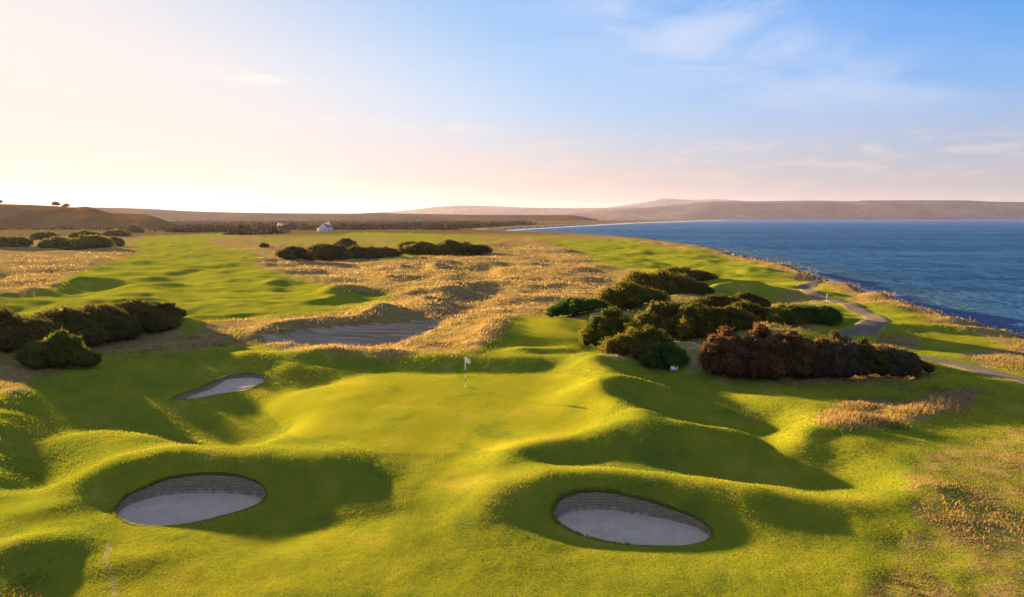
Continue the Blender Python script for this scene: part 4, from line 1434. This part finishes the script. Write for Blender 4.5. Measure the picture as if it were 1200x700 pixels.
def barn():
    D = 760.0
    x, y = (336.5 - 600) / FPX * (D * cp + CAM_H * sp), D
    z = gz(x, y)
    root = empty('long_building', (x, y, z), math.radians(86))
    tag(root, 'long low dark roofed building with one white gable end behind the links', 'building')
    v, f5, f4 = gable_block(18, 7.5, 3.8, 6.6)
    mesh_np('wall', v, [f5, f4], M_BRICK, smooth=False, parent=root)
    v, f = roof_slabs(18, 7.5, 3.8, 6.6)
    mesh_np('roof', v, f, M_DARKROOF, smooth=False, parent=root)
    v = np.array([(-3.9, 9.1, -1), (3.9, 9.1, -1), (3.9, 9.1, 4.0), (0, 9.1, 7.5), (-3.9, 9.1, 4.0)], float)
    w = v + np.array([0, .9, 0])
    V = np.concatenate([v, w])
    mesh_np('gable_end', V, [np.array([(0, 1, 2, 3, 4), (9, 8, 7, 6, 5)]), np.array([(1, 0, 5, 6), (2, 1, 6, 7), (3, 2, 7, 8), (4, 3, 8, 9), (0, 4, 9, 5)])], M_WHITE, smooth=False, parent=root)
    return root
barn()

def mast():
    D = 8600.0
    x = (1063.5 - 600) / FPX * (D * cp + CAM_H * sp)
    z = 225.0
    root = empty('radio_mast', (x, D, z)); tag(root, 'thin radio mast on the skyline of the far hills across the water', 'mast')
    pts = []
    for s in (0, 1, 2):
        a = s * 2.094
        pts.append(tube([(3 * math.cos(a), 3 * math.sin(a), -20), (2 * math.cos(a), 2 * math.sin(a), 60), (1.2 * math.cos(a), 1.2 * math.sin(a), 118)], 0.4, 0.3, 5))
    for k in range(14):
        zz = -5 + k * 8.5
        r = 2.9 - 1.6 * (k / 13)
        for s in (0, 1, 2):
            a = s * 2.094; b = (s + 1) * 2.094
            p = np.array([r * math.cos(a), r * math.sin(a), zz]); q = np.array([r * math.cos(b), r * math.sin(b), zz + 8])
            pts.append(tube([p, (p + q) / 2, q], .15, .15, 4))
    v, f = join(pts)
    mesh_np('lattice', v, f, simple_mat('galvanised_steel', (0.12, 0.12, 0.12), 0.6), smooth=False, parent=root)
    v, f = tube([(0, 0, 110), (0, 0, 122), (0, 0, 135)], .6, .3, 6)
    mesh_np('aerial', v, f, M_WHITE, parent=root)
mast()

# ---- rock armour along the shore
def rock_mesh(rng, s):
    import bmesh
    bm = bmesh.new(); bmesh.ops.create_icosphere(bm, subdivisions=2, radius=1.0)
    v = np.array([p.co[:] for p in bm.verts]); f = np.array([[p.index for p in q.verts] for q in bm.faces]); bm.free()
    for k in range(22):
        d = rng.normal(0, 1, 3); d /= np.linalg.norm(d)
        c = rng.uniform(.45, .75)
        t = v @ d
        v = v - np.maximum(t - c, 0)[:, None] * d
    v = v * np.array([s * rng.uniform(.9, 1.4), s * rng.uniform(.7, 1.1), s * rng.uniform(.5, .8)])
    return v, f
M_ROCK = simple_mat('shore_rock', (0.17, 0.125, 0.105), 0.9, 0.45, 1.2, bump=0.1)
def build_rocks():
    rng = np.random.default_rng(31)
    base = [rock_mesh(np.random.default_rng(40 + k), 1.0) for k in range(8)]
    # measured along the coast
    seg = CO[:-9]; P = [];
    L = np.hypot(*np.diff(CO[:14], axis=0).T)
    cum = np.concatenate([[0], np.cumsum(L)])
    def at(s):
        i = min(np.searchsorted(cum, s, side='right') - 1, len(L) - 1)
        t = (s - cum[i]) / L[i]
        p = CO[i] + (CO[i + 1] - CO[i]) * t
        v = CO[i + 1] - CO[i]; v = v / np.hypot(*v)
        return p, np.array([-v[1], v[0]])
    Vs = []; o = 0
    total = cum[-1]
    s = 60.0; cnt = 0
    while s < min(total, 620):
        p, n = at(s)
        d = np.hypot(*p)
        k = 9 if d < 260 else 8
        for q in range(k):
            off = rng.uniform(-0.6, 5.6)
            a = p + n * off + rng.normal(0, .3, 2)
            sz = rng.uniform(.4, .85) * (1.0 if d < 250 else 1.2)
            v, f = base[rng.integers(8)]
            th = rng.uniform(0, 6.28)
            R = np.array([[math.cos(th), -math.sin(th), 0], [math.sin(th), math.cos(th), 0], [0, 0, 1]])
            zz = float(shore_profile(np.array([0.2]), np.array([off]))[0]) + sz * .1
            Vs.append(((v * sz) @ R.T + np.array([a[0], a[1], zz]), f)); cnt += 1
        s += rng.uniform(.7, 1.2) * (0.9 if d < 250 else 1.8)
    v, f = join(Vs)
    ob = mesh_np('shore_rubble', v, f, M_ROCK, smooth=False)
    tag(ob, 'band of brown rubble rock along the waterline', 'rock rubble', kind='stuff')
    # single boulders that stand out of the band
    spots = [(1109, 361.0, 1.25, 'largest dark boulder standing out of the rubble at the waterline, nearest the right edge'),
             (1046, 345.5, .95, 'brown boulder in the rubble band, about level with the path bend'),
             (1076, 353.5, .9, 'brown boulder in the rubble band next to the largest dark boulder, on its far side'),
             (1014, 336.5, .95, 'brown boulder in the rubble band beyond the path bend towards the far beach')]
    for px, py, sz, lab in spots:
        x, y = ground(px, py, -1.8)
        for _ in range(4):      # settle it at the edge of the rubble
            e = 0.5
            g = np.array([float(coast_dist(np.array([x + e]), np.array([y]))[0] - coast_dist(np.array([x - e]), np.array([y]))[0]), float(coast_dist(np.array([x]), np.array([y + e]))[0] - coast_dist(np.array([x]), np.array([y - e]))[0])])
            g /= np.hypot(*g) + 1e-9
            k = 3.4 - float(coast_dist(np.array([x]), np.array([y]))[0])
            x += g[0] * k; y += g[1] * k
        v, f = rock_mesh(np.random.default_rng(int(px)), sz)
        ob = mesh_np('boulder', v, f, M_ROCK, smooth=False)
        ob.location = (x, y, float(shore_profile(np.array([-0.3]), np.array([3.4]))[0]) + 0.40 * sz)
        tag(ob, lab, 'boulder', 'boulders at the waterline')
build_rocks()

# ---- the air: thin haze that warms towards the sun
def build_haze():
    R_ = 19000.0
    v, f = box(0, 0, -9.0, 2 * R_, 2 * R_, 420.0)
    m = bpy.data.materials.new('thin_haze'); m.use_nodes = True
    nt = m.node_tree; nt.nodes.clear()
    vol = nt.nodes.new('ShaderNodeVolumePrincipled')
    vol.inputs['Color'].default_value = (0.60, 0.56, 1.0, 1)
    vol.inputs['Density'].default_value = HAZE_D
    vol.inputs['Anisotropy'].default_value = 0.35
    out = nt.nodes.new('ShaderNodeOutputMaterial')
    nt.links.new(vol.outputs[0], out.inputs['Volume'])
    o = mesh_np('haze', v, f, m, smooth=False)
    tag(o, 'thin pale evening haze over the land and the water', 'haze', kind='stuff')
HAZE_D = 2.2e-5
build_haze()
# ================================================================ sky, sun, air, camera
EXPOSURE = 2.92
SKY_STRENGTH = 0.05
def build_world():
    w = bpy.data.worlds.new('World'); scene.world = w
    w.use_nodes = True
    nt = w.node_tree; nt.nodes.clear(); nb = NB(nt)
    sky = nb.node('ShaderNodeTexSky', sky_type='NISHITA')
    sky.sun_disc = False
    sky.sun_elevation = SUN_EL
    sky.sun_rotation = -SUN_AZ
    sky.altitude = 10; sky.air_density = 1.0; sky.dust_density = 0.7; sky.ozone_density = 2.0
    # direction of view -> azimuth and height in degrees
    g = nb.coords('Generated')
    sx = nb.node('ShaderNodeSeparateXYZ'); nb.link(g, sx.inputs[0])
    X, Y, Z = [E(nt, sx.outputs[i]) for i in range(3)]
    az = X._m('ARCTAN2', Y) * 57.2958
    el = Z._m('ARCSINE') * 57.2958
    X_ = 2.0 ** EXPOSURE
    sep = nb.node('ShaderNodeSeparateColor'); nb.link(sky.outputs[0], sep.inputs[0])
    ch = [E(nt, sep.outputs[i]) for i in range(3)]
    lum = ch[0] * 0.3 + ch[1] * 0.5 + ch[2] * 0.2
    # thin evening air: hold back the glare round the sun, keep the blue overhead
    k = 1.0
    out = []
    for c, gain, cap in zip(ch, SKY_GAIN, (0.965, 0.965, 0.975)):
        v = (c * (-gain)).__class__(nt, (c * (-gain)).s)._m('EXPONENT')
        out.append((1.0 - v) * cap)
    comb = nb.node('ShaderNodeCombineColor')
    for i in range(3): nb.link(out[i], comb.inputs[i])
    hs = nb.node('ShaderNodeHueSaturation'); nb.link(comb.outputs[0], hs.inputs['Color'])
    hs.inputs['Saturation'].default_value = SKY_SAT
    col = hs.outputs[0]
    # lilac belt low in the sky away from the sun
    belt = el.smooth(0.0, 9.5, 1.0, 0.0) * az.smooth(-34, 6)
    bc = nb.mix(az.smooth(-8, 34), (0.90, 0.66, 0.50), (0.54, 0.54, 0.54))
    col = nb.mix(belt * 0.85, col, bc)
    # the pale warm veil on the sun's side
    veil = az.smooth(-34, 8, 1.0, 0.0) * el.smooth(3, 22, 1.0, 0.12)
    col = nb.mix(veil * 0.6, col, (0.96, 0.90, 0.80))
    low = el.smooth(0.0, 6.0, 1.0, 0.0) * az.smooth(-42, 6, 1.0, 0.0)
    col = nb.mix(low * 0.6, col, (0.98, 0.78, 0.56))
    # clouds
    cv = nb.node('ShaderNodeCombineXYZ'); nb.link(az, cv.inputs[0]); nb.link(el, cv.inputs[1])
    wisp = nb.noise(nb.scalevec(cv.outputs[0], (0.085, 0.32, 1), rot=(0, 0, 0.22)), 1.0, 7, 0.62, 0.8)
    fine = nb.noise(nb.scalevec(cv.outputs[0], (0.22, 1.3, 1), rot=(0, 0, 0.06)), 1.0, 6, 0.6, 0.5)
    def patch(a0, e0, wa, we, tilt=0.0):
        da = (az - a0); de = (el - e0) + da * tilt
        da = da * (1.0 / wa); de = de * (1.0 / we)
        q = da * da + de * de
        return (q * -0.5)._m('EXPONENT')
    cir = patch(15.0, 14.0, 8.0, 3.4, 0.26) * wisp.smooth(0.22, 0.74) * 1.0 + patch(30.5, 9.3, 4.2, 0.9, 0.02) * wisp.smooth(0.3, 0.7) * 0.6
    col = nb.mix((cir * 0.75).clamp(), col, (0.80, 0.82, 0.95))
    st = patch(-20.0, 10.6, 3.6, 0.36, 0.06) * fine.smooth(0.42, 0.60) + patch(-11.5, 7.5, 5.5, 0.30, 0.03) * fine.smooth(0.45, 0.62) * 0.8
    col = nb.mix((st * 0.8).clamp(), col, (1.0, 0.98, 0.95))
    lowc = el.smooth(1.2, 3.2) * el.smooth(5.0, 7.5, 1.0, 0.0) * fine.smooth(0.47, 0.66) * az.smooth(-15, 5)
    col = nb.mix((lowc * 0.36).clamp(), col, (0.98, 0.85, 0.77))
    # unseen sky overhead brightened, added as fill for the shaded turf
    col = nb.mix(el.smooth(24, 50) * 0.65, col, (0.80, 0.86, 1.0))
    under = el.smooth(0.0, 13.0, 0.80, 1.0) * az.smooth(-40, 5, 0.86, 1.0)
    cu = nb.node('ShaderNodeCombineColor')
    for i in range(3): nb.link(under, cu.inputs[i])
    col = nb.mix(1.0, col, cu.outputs[0], 'MULTIPLY')
    col = nb.mix(1.0, col, (1 / X_ / SKY_STRENGTH,) * 3, 'MULTIPLY')
    bg = nb.node('ShaderNodeBackground'); bg.inputs[1].default_value = SKY_STRENGTH
    nb.link(col, bg.inputs[0])
    o = nb.node('ShaderNodeOutputWorld'); nb.link(bg.outputs[0], o.inputs[0])
SKY_GAIN = (0.42, 0.44, 0.86)
SKY_SAT = 1.55

def build_sun():
    L = bpy.data.lights.new('sun', 'SUN'); L.energy = 5.0; L.angle = math.radians(0.9); L.color = (1.0, 0.69, 0.25)
    o = bpy.data.objects.new('sun', L); link(o)
    d = Vector((math.sin(SUN_AZ) * math.cos(SUN_EL), -math.cos(SUN_AZ) * math.cos(SUN_EL), -math.sin(SUN_EL)))
    o.rotation_euler = d.to_track_quat('-Z', 'Y').to_euler()
    o.location = (-300, 280, 120)

def build_camera():
    c = bpy.data.cameras.new('camera'); o = bpy.data.objects.new('camera', c); link(o)
    c.sensor_width = 36.0; c.lens = FPX / 1200.0 * 36.0
    c.clip_start = 0.2; c.clip_end = 60000.0
    o.location = (0, 0, CAM_H)
    o.rotation_euler = (math.radians(90) - PITCH, 0, 0)
    scene.camera = o
    vs = scene.view_settings
    vs.view_transform = 'Standard'; vs.look = 'None'; vs.gamma = 1.0; vs.use_curve_mapping = False
    vs.exposure = EXPOSURE
    scene.cycles.use_denoising = True
    scene.cycles.max_bounces = 6
    scene.cycles.volume_bounces = 0
    scene.cycles.sample_clamp_indirect = 6.0
    scene.render.film_transparent = False
build_world(); build_sun(); build_camera()
